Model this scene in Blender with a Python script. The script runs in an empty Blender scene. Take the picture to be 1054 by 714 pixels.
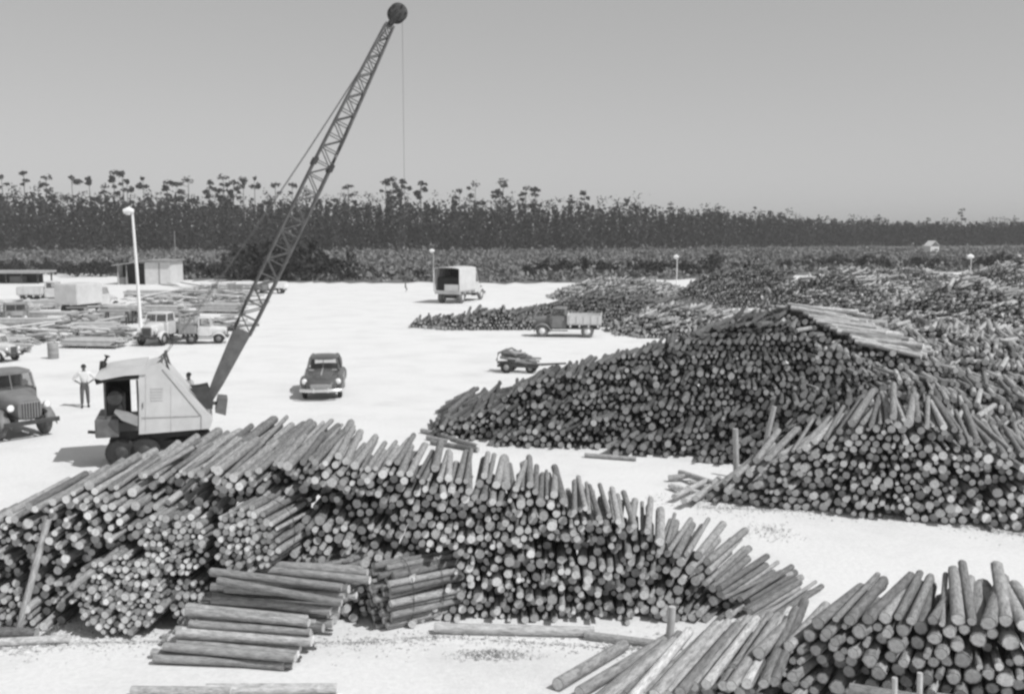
import bpy, bmesh, math, random
import numpy as np
from mathutils import Vector, Matrix

# ------------------------------------------------------------------ camera, sky, sun
S = bpy.context.scene
COL = S.collection
R = math.radians
F, CX, CY, CAMH, HOR = 1050.0, 527.0, 357.0, 7.2, 235.0
PITCH = math.atan((CY - HOR) / F)

cam_d = bpy.data.cameras.new('camera')
cam_d.sensor_width = 36.0
cam_d.lens = 36.0 * F / 1054.0
cam_d.clip_start = 0.5
cam_d.clip_end = 12000
cam_o = bpy.data.objects.new('camera', cam_d)
cam_o.location = (0, 0, CAMH)
cam_o.rotation_euler = (math.pi / 2 - PITCH, 0, 0)
COL.objects.link(cam_o)
S.camera = cam_o

SUN_EL, SUN_AZ = 51.0, 122.0          # azimuth clockwise from +Y (the view direction)
W = bpy.data.worlds.new('World')
S.world = W
W.use_nodes = True
wn = W.node_tree.nodes
wl = W.node_tree.links
wn.clear()
sky = wn.new('ShaderNodeTexSky')
sky.sky_type = 'NISHITA'
sky.sun_disc = False
sky.sun_elevation = R(SUN_EL)
sky.sun_rotation = R(SUN_AZ)
sky.air_density = 1.0
sky.dust_density = 0.6
bw = wn.new('ShaderNodeRGBToBW')       # black-and-white film
bg = wn.new('ShaderNodeBackground')
bg.inputs['Strength'].default_value = 0.10
wo = wn.new('ShaderNodeOutputWorld')
wl.new(sky.outputs[0], bw.inputs[0])
pw = wn.new('ShaderNodeMath'); pw.operation = 'POWER'; pw.inputs[1].default_value = 0.45
ml = wn.new('ShaderNodeMath'); ml.operation = 'MULTIPLY'; ml.inputs[1].default_value = 2.2
wl.new(bw.outputs[0], pw.inputs[0]); wl.new(pw.outputs[0], ml.inputs[0])   # the film's flat response to the sky
wl.new(ml.outputs[0], bg.inputs[0])
wl.new(bg.outputs[0], wo.inputs[0])

sun_d = bpy.data.lights.new('sun', 'SUN')
sun_d.energy = 3.0
sun_d.angle = R(0.6)
sun_o = bpy.data.objects.new('sun', sun_d)
sv = Vector((math.sin(R(SUN_AZ)) * math.cos(R(SUN_EL)), math.cos(R(SUN_AZ)) * math.cos(R(SUN_EL)), math.sin(R(SUN_EL))))
sun_o.rotation_euler = sv.to_track_quat('Z', 'Y').to_euler()
sun_o.location = sv * 200
COL.objects.link(sun_o)

S.view_settings.view_transform = 'Standard'
S.view_settings.look = 'None'
S.view_settings.exposure = 0.2
S.view_settings.gamma = 1.0
S.cycles.max_bounces = 6
S.cycles.diffuse_bounces = 3
S.cycles.filter_width = 2.7            # soft old lens

RNG = np.random.default_rng(7)
RND = random.Random(11)

# ------------------------------------------------------------------ survey helpers
def ray(px, py):
    a, b = (px - CX) / F, -(py - CY) / F
    cp, sp = math.cos(PITCH), math.sin(PITCH)
    return Vector((a, cp + b * sp, -sp + b * cp))
def G(px, py, z=0.0):                  # point of the plan under a survey direction
    d = ray(px, py)
    t = (z - CAMH) / d.z
    return Vector((d.x * t, d.y * t, z))
def PV(px, py, Y):                     # point at depth Y
    d = ray(px, py)
    t = Y / d.y
    return Vector((d.x * t, Y, CAMH + d.z * t))
def proj(P):
    P = np.asarray(P, float)
    cp, sp = math.cos(PITCH), math.sin(PITCH)
    dz = P[..., 2] - CAMH
    dep = P[..., 1] * cp - dz * sp
    up = P[..., 1] * sp + dz * cp
    return CX + F * P[..., 0] / dep, CY - F * up / dep
def lerp_fn(pts):
    xs = np.array([p[0] for p in pts], float)
    ys = np.array([p[1] for p in pts], float)
    return lambda x: np.interp(x, xs, ys)

# ------------------------------------------------------------------ materials
def nodes(name):
    m = bpy.data.materials.new(name)
    m.use_nodes = True
    nt = m.node_tree
    b = nt.nodes['Principled BSDF']
    return m, nt, b
def noise(nt, vec, scale, detail=4, rough=0.6):
    n = nt.nodes.new('ShaderNodeTexNoise')
    n.inputs['Scale'].default_value = scale
    n.inputs['Detail'].default_value = detail
    n.inputs['Roughness'].default_value = rough
    if vec is not None: nt.links.new(vec, n.inputs['Vector'])
    return n.outputs['Fac']
def ramp(nt, fac, stops):
    r = nt.nodes.new('ShaderNodeValToRGB')
    el = r.color_ramp.elements
    while len(el) < len(stops): el.new(0.5)
    for e, (p, v) in zip(el, stops):
        e.position = p
        e.color = (v, v, v, 1)
    nt.links.new(fac, r.inputs[0])
    return r.outputs[0]
def math_n(nt, op, a, b=None, c=None):
    n = nt.nodes.new('ShaderNodeMath')
    n.operation = op
    for i, v in enumerate((a, b, c)):
        if v is None: continue
        if hasattr(v, 'is_linked'): nt.links.new(v, n.inputs[i])
        else: n.inputs[i].default_value = v
    return n.outputs[0]
def bump(nt, b, h, strength, dist):
    n = nt.nodes.new('ShaderNodeBump')
    n.inputs['Strength'].default_value = strength
    n.inputs['Distance'].default_value = dist
    nt.links.new(h, n.inputs['Height'])
    nt.links.new(n.outputs[0], b.inputs['Normal'])

def plain(name, v, rough=0.7, var=0.25, scale=6.0, metal=0.0, spec=0.3):
    m, nt, b = nodes(name)
    tc = nt.nodes.new('ShaderNodeTexCoord')
    f = noise(nt, tc.outputs['Object'], scale, 5, 0.65)
    c = ramp(nt, f, [(0.25, v * (1 - var)), (0.75, min(0.95, v * (1 + var)))])
    nt.links.new(c, b.inputs['Base Color'])
    b.inputs['Roughness'].default_value = rough
    b.inputs['Metallic'].default_value = metal
    b.inputs['Specular IOR Level'].default_value = spec
    return m

def log_mat(name, end, base):
    m, nt, b = nodes(name)
    at = nt.nodes.new('ShaderNodeAttribute'); at.attribute_name = 'lc'
    tn = nt.nodes.new('ShaderNodeAttribute'); tn.attribute_name = 'tone'
    oi = nt.nodes.new('ShaderNodeObjectInfo')
    t0 = math_n(nt, 'ADD', tn.outputs['Fac'], oi.outputs['Random'])
    t = math_n(nt, 'FRACT', t0)
    off = nt.nodes.new('ShaderNodeVectorMath'); off.operation = 'ADD'
    nt.links.new(at.outputs['Vector'], off.inputs[0])
    sc = math_n(nt, 'MULTIPLY', t0, 37.0)
    nt.links.new(sc, off.inputs[1])
    if end:
        per = ramp(nt, t, [(0.0, base * 0.55), (0.3, base * 0.85), (0.7, base * 1.1), (1.0, base * 1.35)])
        f = noise(nt, off.outputs[0], 2.2, 4, 0.7)
        mod = ramp(nt, f, [(0.25, 0.6), (0.6, 1.0)])
        ln = nt.nodes.new('ShaderNodeVectorMath'); ln.operation = 'MULTIPLY'
        nt.links.new(at.outputs['Vector'], ln.inputs[0]); ln.inputs[1].default_value = (1, 0, 1)
        le = nt.nodes.new('ShaderNodeVectorMath'); le.operation = 'LENGTH'
        nt.links.new(ln.outputs[0], le.inputs[0])
        rg = math_n(nt, 'SINE', math_n(nt, 'MULTIPLY', le.outputs['Value'], 30.0))
        rg2 = math_n(nt, 'MULTIPLY_ADD', rg, 0.07, 0.95)
        edge = ramp(nt, le.outputs['Value'], [(0.0, 0.92), (0.55, 1.0), (0.88, 0.95), (1.0, 0.6)])
        a = math_n(nt, 'MULTIPLY', per, mod)
        a = math_n(nt, 'MULTIPLY', a, rg2)
        a = math_n(nt, 'MULTIPLY', a, edge)
    else:
        per = ramp(nt, t, [(0.0, base * 0.6), (0.5, base), (1.0, base * 1.45)])
        st = nt.nodes.new('ShaderNodeVectorMath'); st.operation = 'MULTIPLY'
        nt.links.new(off.outputs[0], st.inputs[0]); st.inputs[1].default_value = (1, 6, 1)
        f = noise(nt, st.outputs[0], 1.9, 6, 0.75)
        mod = ramp(nt, f, [(0.3, 0.42), (0.5, 0.95), (0.72, 1.5)])
        a = math_n(nt, 'MULTIPLY', per, mod)
        bump(nt, b, f, 0.8, 0.03)
    nt.links.new(a, b.inputs['Base Color'])
    b.inputs['Roughness'].default_value = 0.9
    b.inputs['Specular IOR Level'].default_value = 0.15
    return m

M = {}
M['bark'] = log_mat('pine_bark', False, 0.30)
M['end'] = log_mat('sawn_end', True, 0.74)
M['bark_dark'] = log_mat('dark_bark', False, 0.13)  # darker bark and duller ends than the near stacks, for dark mounds
M['end_dull'] = log_mat('dull_end', True, 0.50)
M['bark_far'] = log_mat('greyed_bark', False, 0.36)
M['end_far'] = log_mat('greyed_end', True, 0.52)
M['bark_pale'] = log_mat('grey_bark', False, 0.46)

def leaf_mat(name, v):
    m, nt, b = nodes(name)
    tc = nt.nodes.new('ShaderNodeTexCoord')
    f = noise(nt, tc.outputs['Object'], 0.35, 4, 0.7)
    c = ramp(nt, f, [(0.3, v * 0.6), (0.7, v * 1.5)])
    nt.links.new(c, b.inputs['Base Color'])
    b.inputs['Roughness'].default_value = 0.85
    b.inputs['Specular IOR Level'].default_value = 0.1
    return m
M['pine'] = leaf_mat('pine_needles', 0.055)
M['pine_far'] = leaf_mat('forest_needles', 0.042)
M['scrub'] = leaf_mat('scrub_leaves', 0.20)
M['bush'] = leaf_mat('bush_leaves', 0.045)
M['trunk'] = plain('trunk_bark', 0.10, 0.9, 0.4, 3)

def sand_mat():
    m, nt, b = nodes('white_coral_sand')
    tc = nt.nodes.new('ShaderNodeTexCoord')
    mp = nt.nodes.new('ShaderNodeMapping')
    mp.inputs['Scale'].default_value = (0.35, 0.5, 1)
    mp.inputs['Rotation'].default_value = (0, 0, R(12))
    nt.links.new(tc.outputs['Object'], mp.inputs[0])
    f1 = noise(nt, mp.outputs[0], 0.9, 6, 0.6)
    f2 = noise(nt, tc.outputs['Object'], 0.35, 6, 0.65)
    f3 = noise(nt, tc.outputs['Object'], 9.0, 6, 0.75)
    a = ramp(nt, f1, [(0.32, 0.93), (0.5, 1.0), (0.8, 1.02)])
    c = ramp(nt, f2, [(0.28, 0.90), (0.5, 1.0)])
    d = ramp(nt, f3, [(0.25, 0.86), (0.6, 1.03)])
    x = math_n(nt, 'MULTIPLY', math_n(nt, 'MULTIPLY', a, c), d)
    x = math_n(nt, 'MULTIPLY', x, 0.78)
    nt.links.new(x, b.inputs['Base Color'])
    b.inputs['Roughness'].default_value = 0.95
    b.inputs['Specular IOR Level'].default_value = 0.1
    bump(nt, b, f3, 0.5, 0.04)
    return m
M['sand'] = sand_mat()
M['scrubland'] = plain('scrub_ground', 0.16, 0.95, 0.45, 0.08)
M['litter'] = plain('bark_litter', 0.58, 0.95, 0.5, 9)
M['black'] = plain('black_iron', 0.02, 0.6, 0.4, 5)
M['dark'] = plain('dark_steel', 0.06, 0.55, 0.4, 4)
M['steel'] = plain('grey_steel', 0.13, 0.5, 0.35, 4)
M['house'] = plain('pale_cab_paint', 0.55, 0.6, 0.16, 1.3)
M['pale'] = plain('pale_paint', 0.60, 0.5, 0.15, 1.5)
M['white'] = plain('white_paint', 0.80, 0.5, 0.06, 2)
M['canvas'] = plain('pale_canvas', 0.62, 0.9, 0.12, 2)
M['grey'] = plain('grey_paint', 0.30, 0.5, 0.2, 2)
M['midgrey'] = plain('dusty_grey_paint', 0.20, 0.5, 0.25, 2.5)
M['carpaint'] = plain('dark_car_paint', 0.10, 0.25, 0.2, 2, 0.0, 0.6)
M['chrome'] = plain('dull_chrome', 0.75, 0.25, 0.1, 3, 0.6, 0.5)
M['rubber'] = plain('tyre_rubber', 0.035, 0.9, 0.4, 5)
M['dustyrub'] = plain('dusty_tyre', 0.16, 0.95, 0.4, 5)
M['lamp'] = plain('lamp_glass', 0.85, 0.2, 0.05, 3)
M['wood'] = plain('weathered_boards', 0.36, 0.85, 0.3, 3)
M['woodpale'] = plain('fresh_boards', 0.55, 0.85, 0.22, 3)
M['post'] = plain('peeled_pole', 0.50, 0.85, 0.2, 4)
M['skin'] = plain('skin', 0.13, 0.6, 0.15, 8)
M['shirt'] = plain('light_shirt', 0.70, 0.9, 0.1, 8)
M['trousers'] = plain('dark_trousers', 0.11, 0.9, 0.25, 8)
M['shoe'] = plain('shoe_leather', 0.04, 0.6, 0.2, 8)
M['hair'] = plain('black_hair', 0.02, 0.8, 0.3, 20)
def glass():
    m, nt, b = nodes('window_glass')
    nt.nodes.remove(b)
    o = nt.nodes['Material Output']
    t = nt.nodes.new('ShaderNodeBsdfTransparent'); t.inputs[0].default_value = (0.72, 0.72, 0.72, 1)
    g = nt.nodes.new('ShaderNodeBsdfGlossy'); g.inputs['Roughness'].default_value = 0.05
    mx = nt.nodes.new('ShaderNodeMixShader'); mx.inputs[0].default_value = 0.12
    nt.links.new(t.outputs[0], mx.inputs[1]); nt.links.new(g.outputs[0], mx.inputs[2])
    nt.links.new(mx.outputs[0], o.inputs['Surface'])
    return m
M['glass'] = glass()
M['darkglass'] = plain('dark_pane', 0.03, 0.12, 0.2, 2, 0, 0.5)

ONES = ['', 'first', 'second', 'third', 'fourth', 'fifth', 'sixth', 'seventh', 'eighth', 'ninth', 'tenth', 'eleventh', 'twelfth', 'thirteenth', 'fourteenth', 'fifteenth', 'sixteenth', 'seventeenth', 'eighteenth', 'nineteenth']
TENS = {2: ('twentieth', 'twenty'), 3: ('thirtieth', 'thirty'), 4: ('fortieth', 'forty'), 5: ('fiftieth', 'fifty'), 6: ('sixtieth', 'sixty'), 7: ('seventieth', 'seventy'), 8: ('eightieth', 'eighty'), 9: ('ninetieth', 'ninety')}
def nth(n):
    if n < 20: return ONES[n]
    a, b = TENS[n // 10]
    return a if n % 10 == 0 else b + '-' + ONES[n % 10]

# ------------------------------------------------------------------ mesh helpers
class MB:
    """collects shapes into ONE mesh"""
    def __init__(s):
        s.v, s.f, s.sm = [], [], []
    def add(s, vs, fs, smooth=False):
        o = len(s.v)
        s.v += [tuple(v) for v in vs]
        s.f += [tuple(i + o for i in f) for f in fs]
        s.sm += [smooth] * len(fs)
        return s
    def box(s, a, b, bev=0.0):
        (x0, y0, z0), (x1, y1, z1) = a, b
        if x0 > x1: x0, x1 = x1, x0
        if y0 > y1: y0, y1 = y1, y0
        if z0 > z1: z0, z1 = z1, z0
        if bev <= 0:
            vs = [(x0, y0, z0), (x1, y0, z0), (x1, y1, z0), (x0, y1, z0), (x0, y0, z1), (x1, y0, z1), (x1, y1, z1), (x0, y1, z1)]
            fs = [(3, 2, 1, 0), (4, 5, 6, 7), (0, 1, 5, 4), (1, 2, 6, 5), (2, 3, 7, 6), (3, 0, 4, 7)]
            return s.add(vs, fs)
        bm = bmesh.new()
        bmesh.ops.create_cube(bm, size=1)
        for v in bm.verts:
            v.co = ((x0 + x1) / 2 + v.co.x * (x1 - x0), (y0 + y1) / 2 + v.co.y * (y1 - y0), (z0 + z1) / 2 + v.co.z * (z1 - z0))
        bmesh.ops.bevel(bm, geom=list(bm.edges), offset=min(bev, 0.45 * min(x1 - x0, y1 - y0, z1 - z0)), segments=2, affect='EDGES', profile=0.5)
        bm.verts.index_update()
        s.add([v.co[:] for v in bm.verts], [[v.index for v in f.verts] for f in bm.faces])
        bm.free()
        return s
    def tube(s, pts, rad, n=8, cap=True, smooth=True):
        pts = [Vector(p) for p in pts]
        if not isinstance(rad, (list, tuple)): rad = [rad] * len(pts)
        vs, fs = [], []
        for i, p in enumerate(pts):
            d = (pts[min(i + 1, len(pts) - 1)] - pts[max(i - 1, 0)]).normalized()
            up = Vector((0, 0, 1)) if abs(d.z) < 0.9 else Vector((1, 0, 0))
            a = d.cross(up).normalized(); b = a.cross(d)
            for k in range(n):
                t = 2 * math.pi * k / n
                vs.append(p + (a * math.cos(t) + b * math.sin(t)) * rad[i])
        for i in range(len(pts) - 1):
            for k in range(n):
                k2 = (k + 1) % n
                fs.append((i * n + k, i * n + k2, (i + 1) * n + k2, (i + 1) * n + k))
        s.add(vs, fs, smooth)
        if cap:
            s.add(vs[:n], [tuple(range(n))[::-1]])
            s.add(vs[-n:], [tuple(range(n))])
        return s
    def prism(s, poly, y0, y1):        # poly of (x, z), extruded along y
        n = len(poly)
        vs = [(x, y0, z) for x, z in poly] + [(x, y1, z) for x, z in poly]
        fs = [tuple(range(n)), tuple(range(2 * n - 1, n - 1, -1))]
        fs += [(i, i + n, (i + 1) % n + n, (i + 1) % n) for i in range(n)]
        return s.add(vs, fs)
    def loft(s, secs, n=20, smooth=True):   # secs: (x, half width, z low, z high, exponent) rounded sections along x
        vs, fs = [], []
        for (x, w, z0, z1, e) in secs:
            zc, h = (z0 + z1) / 2, (z1 - z0) / 2
            for k in range(n):
                t = 2 * math.pi * (k + 0.5) / n
                c, q = math.cos(t), math.sin(t)
                vs.append((x, w * math.copysign(abs(c) ** (2 / e), c), zc + h * math.copysign(abs(q) ** (2 / e), q)))
        for i in range(len(secs) - 1):
            for k in range(n):
                k2 = (k + 1) % n
                fs.append((i * n + k, i * n + k2, (i + 1) * n + k2, (i + 1) * n + k))
        s.add(vs, fs, smooth)
        s.add(vs[:n], [tuple(range(n))[::-1]]); s.add(vs[-n:], [tuple(range(n))])
        return s
    def lathe_y(s, prof, c, n=18):     # prof: (radius, y) revolved about the y axis through c
        vs, fs = [], []
        for (r, y) in prof:
            for k in range(n):
                t = 2 * math.pi * k / n
                vs.append((c[0] + r * math.cos(t), c[1] + y, c[2] + r * math.sin(t)))
        m = len(prof)
        for i in range(m - 1):
            for k in range(n):
                k2 = (k + 1) % n
                fs.append((i * n + k, i * n + k2, (i + 1) * n + k2, (i + 1) * n + k))
        s.add(vs, fs, True)
        s.add(vs[:n], [tuple(range(n))]); s.add(vs[-n:], [tuple(range(n))[::-1]])
        return s
    def mesh(s, name, mat):
        me = bpy.data.meshes.new(name)
        me.from_pydata(s.v, [], s.f)
        me.polygons.foreach_set('use_smooth', s.sm)
        me.materials.append(mat)
        bm = bmesh.new(); bm.from_mesh(me)
        bmesh.ops.recalc_face_normals(bm, faces=bm.faces)
        bm.to_mesh(me); bm.free()
        me.update()
        return me
    def build(s, name, mat, parent=None):
        return link(name, s.mesh(name, mat), parent)

def link(name, me, parent=None):
    o = bpy.data.objects.new(name, me)
    COL.objects.link(o)
    if parent is not None: o.parent = parent
    return o
def tag(o, label=None, cat=None, group=None, kind=None):
    if label: o['label'] = label
    if cat: o['category'] = cat
    if group: o['group'] = group
    if kind: o['kind'] = kind
    return o
def thing(name, label, cat, loc=(0, 0, 0), rz=0.0, group=None):
    o = bpy.data.objects.new(name, None)
    o.empty_display_size = 0.2
    COL.objects.link(o)
    o.location = loc
    o.rotation_euler = (0, 0, rz)
    return tag(o, label, cat, group)
def kids(o): return [c for c in bpy.data.objects if c.parent == o]
def copy_tree(o, children, parent=None):
    c = o.copy(); COL.objects.link(c)
    if parent is not None: c.parent = parent
    for ch in children.get(o.name, []): copy_tree(ch, children, c)
    return c

def raw_mesh(name, verts, quads, mats, smooth=False):
    """verts (N,3), quads (M,4) arrays -> mesh, fast"""
    me = bpy.data.meshes.new(name)
    me.vertices.add(len(verts)); me.vertices.foreach_set('co', np.asarray(verts, np.float32).ravel())
    nq = len(quads)
    me.loops.add(nq * 4); me.loops.foreach_set('vertex_index', np.asarray(quads, np.int32).ravel())
    me.polygons.add(nq)
    me.polygons.foreach_set('loop_start', np.arange(nq, dtype=np.int32) * 4)
    me.polygons.foreach_set('loop_total', np.full(nq, 4, np.int32))
    me.polygons.foreach_set('use_smooth', np.full(nq, smooth))
    for m in mats: me.materials.append(m)
    me.update(calc_edges=True)
    return me

# ------------------------------------------------------------------ logs
def frames(D, roll):
    D = D / np.linalg.norm(D, axis=1, keepdims=True)
    up = np.zeros_like(D); up[:, 2] = 1
    A = np.cross(D, up); A /= np.maximum(np.linalg.norm(A, axis=1, keepdims=True), 1e-6)
    B = np.cross(A, D)
    c, s = np.cos(roll)[:, None], np.sin(roll)[:, None]
    return A * c + B * s, D, -A * s + B * c      # x, y, z axes

class Logs:
    def __init__(s): s.P, s.D, s.r, s.L = [], [], [], []
    def add(s, P, D, r, L):
        s.P.append(np.atleast_2d(P)); s.D.append(np.atleast_2d(D))
        s.r.append(np.atleast_1d(r)); s.L.append(np.atleast_1d(L))
    def arrays(s):
        return np.concatenate(s.P), np.concatenate(s.D), np.concatenate(s.r), np.concatenate(s.L)
    def stuff(s, name, mats, sides=8):
        P, D, r, L = s.arrays()
        N, n = len(P), sides
        X, Y, Z = frames(D, RNG.uniform(0, 6.28, N))
        t = np.arange(n) * 2 * math.pi / n
        ct, st = np.cos(t), np.sin(t)
        wob = RNG.uniform(0.90, 1.08, (N, n)) * r[:, None]
        tap = RNG.uniform(0.88, 1.06, (N, 1))
        radial = X[:, None, :] * ct[None, :, None] + Z[:, None, :] * st[None, :, None]
        fr = P[:, None, :] + radial * wob[:, :, None]
        bk = (P + Y * L[:, None])[:, None, :] + radial * (wob * tap)[:, :, None]
        V = np.concatenate([fr, bk, fr, bk], axis=1).reshape(-1, 3)        # sides + caps have their own verts
        base = (np.arange(N) * 4 * n)[:, None, None]
        k = np.arange(n); k2 = (k + 1) % n
        q = np.stack([k, k + n, k2 + n, k2], 1)[None] + base               # N,n,4
        cf = (2 * n + k)[None, :] + base[:, :, 0]
        cb = (3 * n + k[::-1])[None, :] + base[:, :, 0]
        loops = np.concatenate([q.reshape(N, -1), cf, cb], axis=1).ravel()
        tot = np.tile(np.array([4] * n + [n, n], np.int32), N)
        start = np.concatenate([[0], np.cumsum(tot)[:-1]]).astype(np.int32)
        me = bpy.data.meshes.new(name)
        me.vertices.add(len(V)); me.vertices.foreach_set('co', V.astype(np.float32).ravel())
        me.loops.add(len(loops)); me.loops.foreach_set('vertex_index', loops.astype(np.int32))
        me.polygons.add(len(tot))
        me.polygons.foreach_set('loop_start', start); me.polygons.foreach_set('loop_total', tot)
        me.polygons.foreach_set('material_index', np.tile(np.array([0] * n + [1, 1], np.int32), N))
        me.polygons.foreach_set('use_smooth', np.tile(np.array([True] * n + [False, False]), N))
        for m in mats: me.materials.append(m)
        lx = np.stack([ct, np.zeros(n), st], 1)
        ly = lx + np.array([0, 1, 0])
        lc = np.tile(np.concatenate([lx, ly, lx, ly]), (N, 1)).astype(np.float32)
        a = me.attributes.new('lc', 'FLOAT_VECTOR', 'POINT'); a.data.foreach_set('vector', lc.ravel())
        b = me.attributes.new('tone', 'FLOAT', 'POINT')
        b.data.foreach_set('value', np.repeat(RNG.uniform(0, 1, N), 4 * n).astype(np.float32))
        me.update(calc_edges=True)
        o = link(name, me)
        o['kind'] = 'stuff'
        return o

def unit_log(i, mats, n=9):
    """log of radius 1 and length 1 along +Y; bark side, sawn ends with a bark rim"""
    rr = random.Random(100 + i)
    wob = [rr.uniform(0.86, 1.09) for _ in range(n)]
    tap = rr.uniform(0.80, 1.02)
    vs, fs, mi, sm = [], [], [], []
    def ring(y, k): return [(math.cos(2 * math.pi * j / n) * wob[j] * k, y, math.sin(2 * math.pi * j / n) * wob[j] * k) for j in range(n)]
    vs += ring(0, 1) + ring(1, tap) + ring(0, 1) + ring(0, 0.86) + ring(1, tap)
    for j in range(n):
        j2 = (j + 1) % n
        fs.append((j, j + n, j2 + n, j2)); mi.append(0); sm.append(True)
        fs.append((2 * n + j, 2 * n + j2, 3 * n + j2, 3 * n + j)); mi.append(0); sm.append(False)
    fs.append(tuple(3 * n + j for j in range(n))); mi.append(1); sm.append(False)
    fs.append(tuple(4 * n + j for j in range(n - 1, -1, -1))); mi.append(1); sm.append(False)
    me = bpy.data.meshes.new('cut_log')
    me.from_pydata(vs, [], fs)
    me.polygons.foreach_set('material_index', mi)
    me.polygons.foreach_set('use_smooth', sm)
    for m in mats: me.materials.append(m)
    a = me.attributes.new('lc', 'FLOAT_VECTOR', 'POINT')
    a.data.foreach_set('vector', np.array(vs, np.float32).ravel())
    me.update()
    return me
UL = [unit_log(i, (M['bark'], M['end'])) for i in range(9)]
M['peeled'] = log_mat('peeled_wood', False, 0.70)
ULW = [unit_log(i + 40, (M['peeled'], M['end'])) for i in range(2)]
ULP = [unit_log(i + 20, (M['bark_pale'], M['end'])) for i in range(3)]

def one_log(P, D, r, L, name='cut_log', parent=None, meshes=None, i=0):
    ms = meshes or UL
    o = link(name, ms[i % len(ms)], parent)
    X, Y, Z = frames(np.array([D], float), np.array([RND.uniform(0, 6.28)]))
    m = Matrix((( X[0][0]*r, Y[0][0]*L, Z[0][0]*r, P[0]),
                ( X[0][1]*r, Y[0][1]*L, Z[0][1]*r, P[1]),
                ( X[0][2]*r, Y[0][2]*L, Z[0][2]*r, P[2]),
                (0, 0, 0, 1)))
    if parent is not None: m = parent.matrix_basis.inverted() @ m
    loc, rot, sc = m.decompose()
    o.location, o.scale = loc, (r, L, r)
    o.rotation_euler = rot.to_euler()
    return o
def log_between(A, B, r, label=None, group=None, i=0, name='cut_log', meshes=None, cat='log'):
    A, B = Vector(A), Vector(B)
    d = B - A
    o = one_log(A, d.normalized(), r, d.length, name, None, meshes, i)
    if label: tag(o, label, cat, group)
    return o

def pack(u0, u1, lo, hi, r, it=14, spread=0.2, gap=1.0):
    """random close packing of discs in a wall face"""
    r = r * gap
    us, zs = [], []
    zmax = float(np.max(hi(np.linspace(u0, u1, 60))))
    zmin = max(0.0, float(np.min(lo(np.linspace(u0, u1, 60)))))
    row, z = 0, zmin + r
    while z < zmax:
        u = np.arange(u0 + (row % 2) * r, u1, 2.06 * r)
        us.append(u); zs.append(np.full(len(u), z))
        z += 1.78 * r; row += 1
    if not us: return np.zeros((0, 2)), np.zeros(0)
    u = np.concatenate(us); z = np.concatenate(zs)
    u = u + RNG.normal(0, 0.25 * r, len(u)); z = z + RNG.normal(0, 0.25 * r, len(u))
    k = (z < hi(u) - 0.4 * r) & (z > lo(u))
    u, z = u[k], z[k]
    rad = r * np.clip(RNG.normal(1, spread, len(u)), 0.55, 1.5)
    o = np.argsort(u); u, z, rad = u[o], z[o], rad[o]
    I, J = [], []
    for kk in range(1, len(u)):
        d = u[kk:] - u[:-kk]
        if d.min() > 3.2 * r: break
        w = np.nonzero((d < 3.2 * r) & (np.abs(z[kk:] - z[:-kk]) < 3.2 * r))[0]
        I.append(w); J.append(w + kk)
    if I and it:
        I = np.concatenate(I); J = np.concatenate(J)
        for _ in range(it):
            du, dz = u[J] - u[I], z[J] - z[I]
            dist = np.sqrt(du * du + dz * dz) + 1e-6
            ov = np.maximum(0, rad[I] + rad[J] - dist) * 0.45 / dist
            np.add.at(u, I, -du * ov); np.add.at(u, J, du * ov)
            np.add.at(z, I, -dz * ov); np.add.at(z, J, dz * ov)
            z = np.maximum(z - 0.006 * r, rad)
    return np.stack([u, z], 1), rad / gap

def rank(A, B, yaw, lo, hi, r, L, it=14, recess=None, jit=0.10, yj=3.0, pj=2.5, spread=0.2, lift=None, gap=1.0):
    """one rank of logs: face from A to B on the ground; yaw(u) degrees clockwise from +Y; returns P, D, r, L, uv"""
    A, B = np.array(A[:2], float), np.array(B[:2], float)
    w = np.linalg.norm(B - A); U = (B - A) / w
    uz, rad = pack(0, w, lo, hi, r, it, spread, gap)
    N = len(uz)
    if N == 0: return None
    y = np.radians(np.asarray(yaw(uz[:, 0])) + RNG.normal(0, yj, N))
    p = np.radians(RNG.normal(0, pj, N) + (lift(uz[:, 0], uz[:, 1]) if lift else 0))
    D = np.stack([np.sin(y) * np.cos(p), np.cos(y) * np.cos(p), np.sin(p)], 1)
    P = np.stack([A[0] + U[0] * uz[:, 0], A[1] + U[1] * uz[:, 0], uz[:, 1]], 1)
    off = RNG.normal(0, jit, N)
    if recess is not None: off = off + recess(P)
    P = P + D * off[:, None]
    LL = L * RNG.uniform(0.94, 1.06, N)
    return P, D, rad, LL, uz
const = lambda v: (lambda x: np.zeros_like(np.asarray(x, float)) + v)

# ------------------------------------------------------------------ ground and land
def sheet(name, pts, z, mat):
    b = MB(); b.add([(x, y, z) for x, y in pts], [tuple(range(len(pts)))])
    o = b.build(name, mat); o['kind'] = 'structure'
    return o
sheet('ground', [(-6000, -60), (6000, -60), (6000, 9000), (-6000, 9000)], 0.0, M['sand'])
edge = []
for px, py in [(-700, 279), (-300, 280), (-60, 280), (0, 281), (40, 281), (120, 284), (190, 289), (240, 288), (300, 290), (340, 291), (430, 291), (520, 292), (600, 290), (700, 288), (800, 284), (900, 281), (1060, 279), (1300, 279), (1800, 279)]:
    g = G(px, py); edge.append((g.x, g.y))
fine = []
for (a, b) in zip(edge[:-1], edge[1:]):
    for k in range(8):
        t = k / 8
        fine.append((a[0] + (b[0] - a[0]) * t, a[1] + (b[1] - a[1]) * t + RND.uniform(-2.5, 2.5)))
fine.append(edge[-1])
sheet('scrubland', [(6000, 8990), (-6000, 8990)] + fine, 0.02, M['scrubland'])

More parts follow.
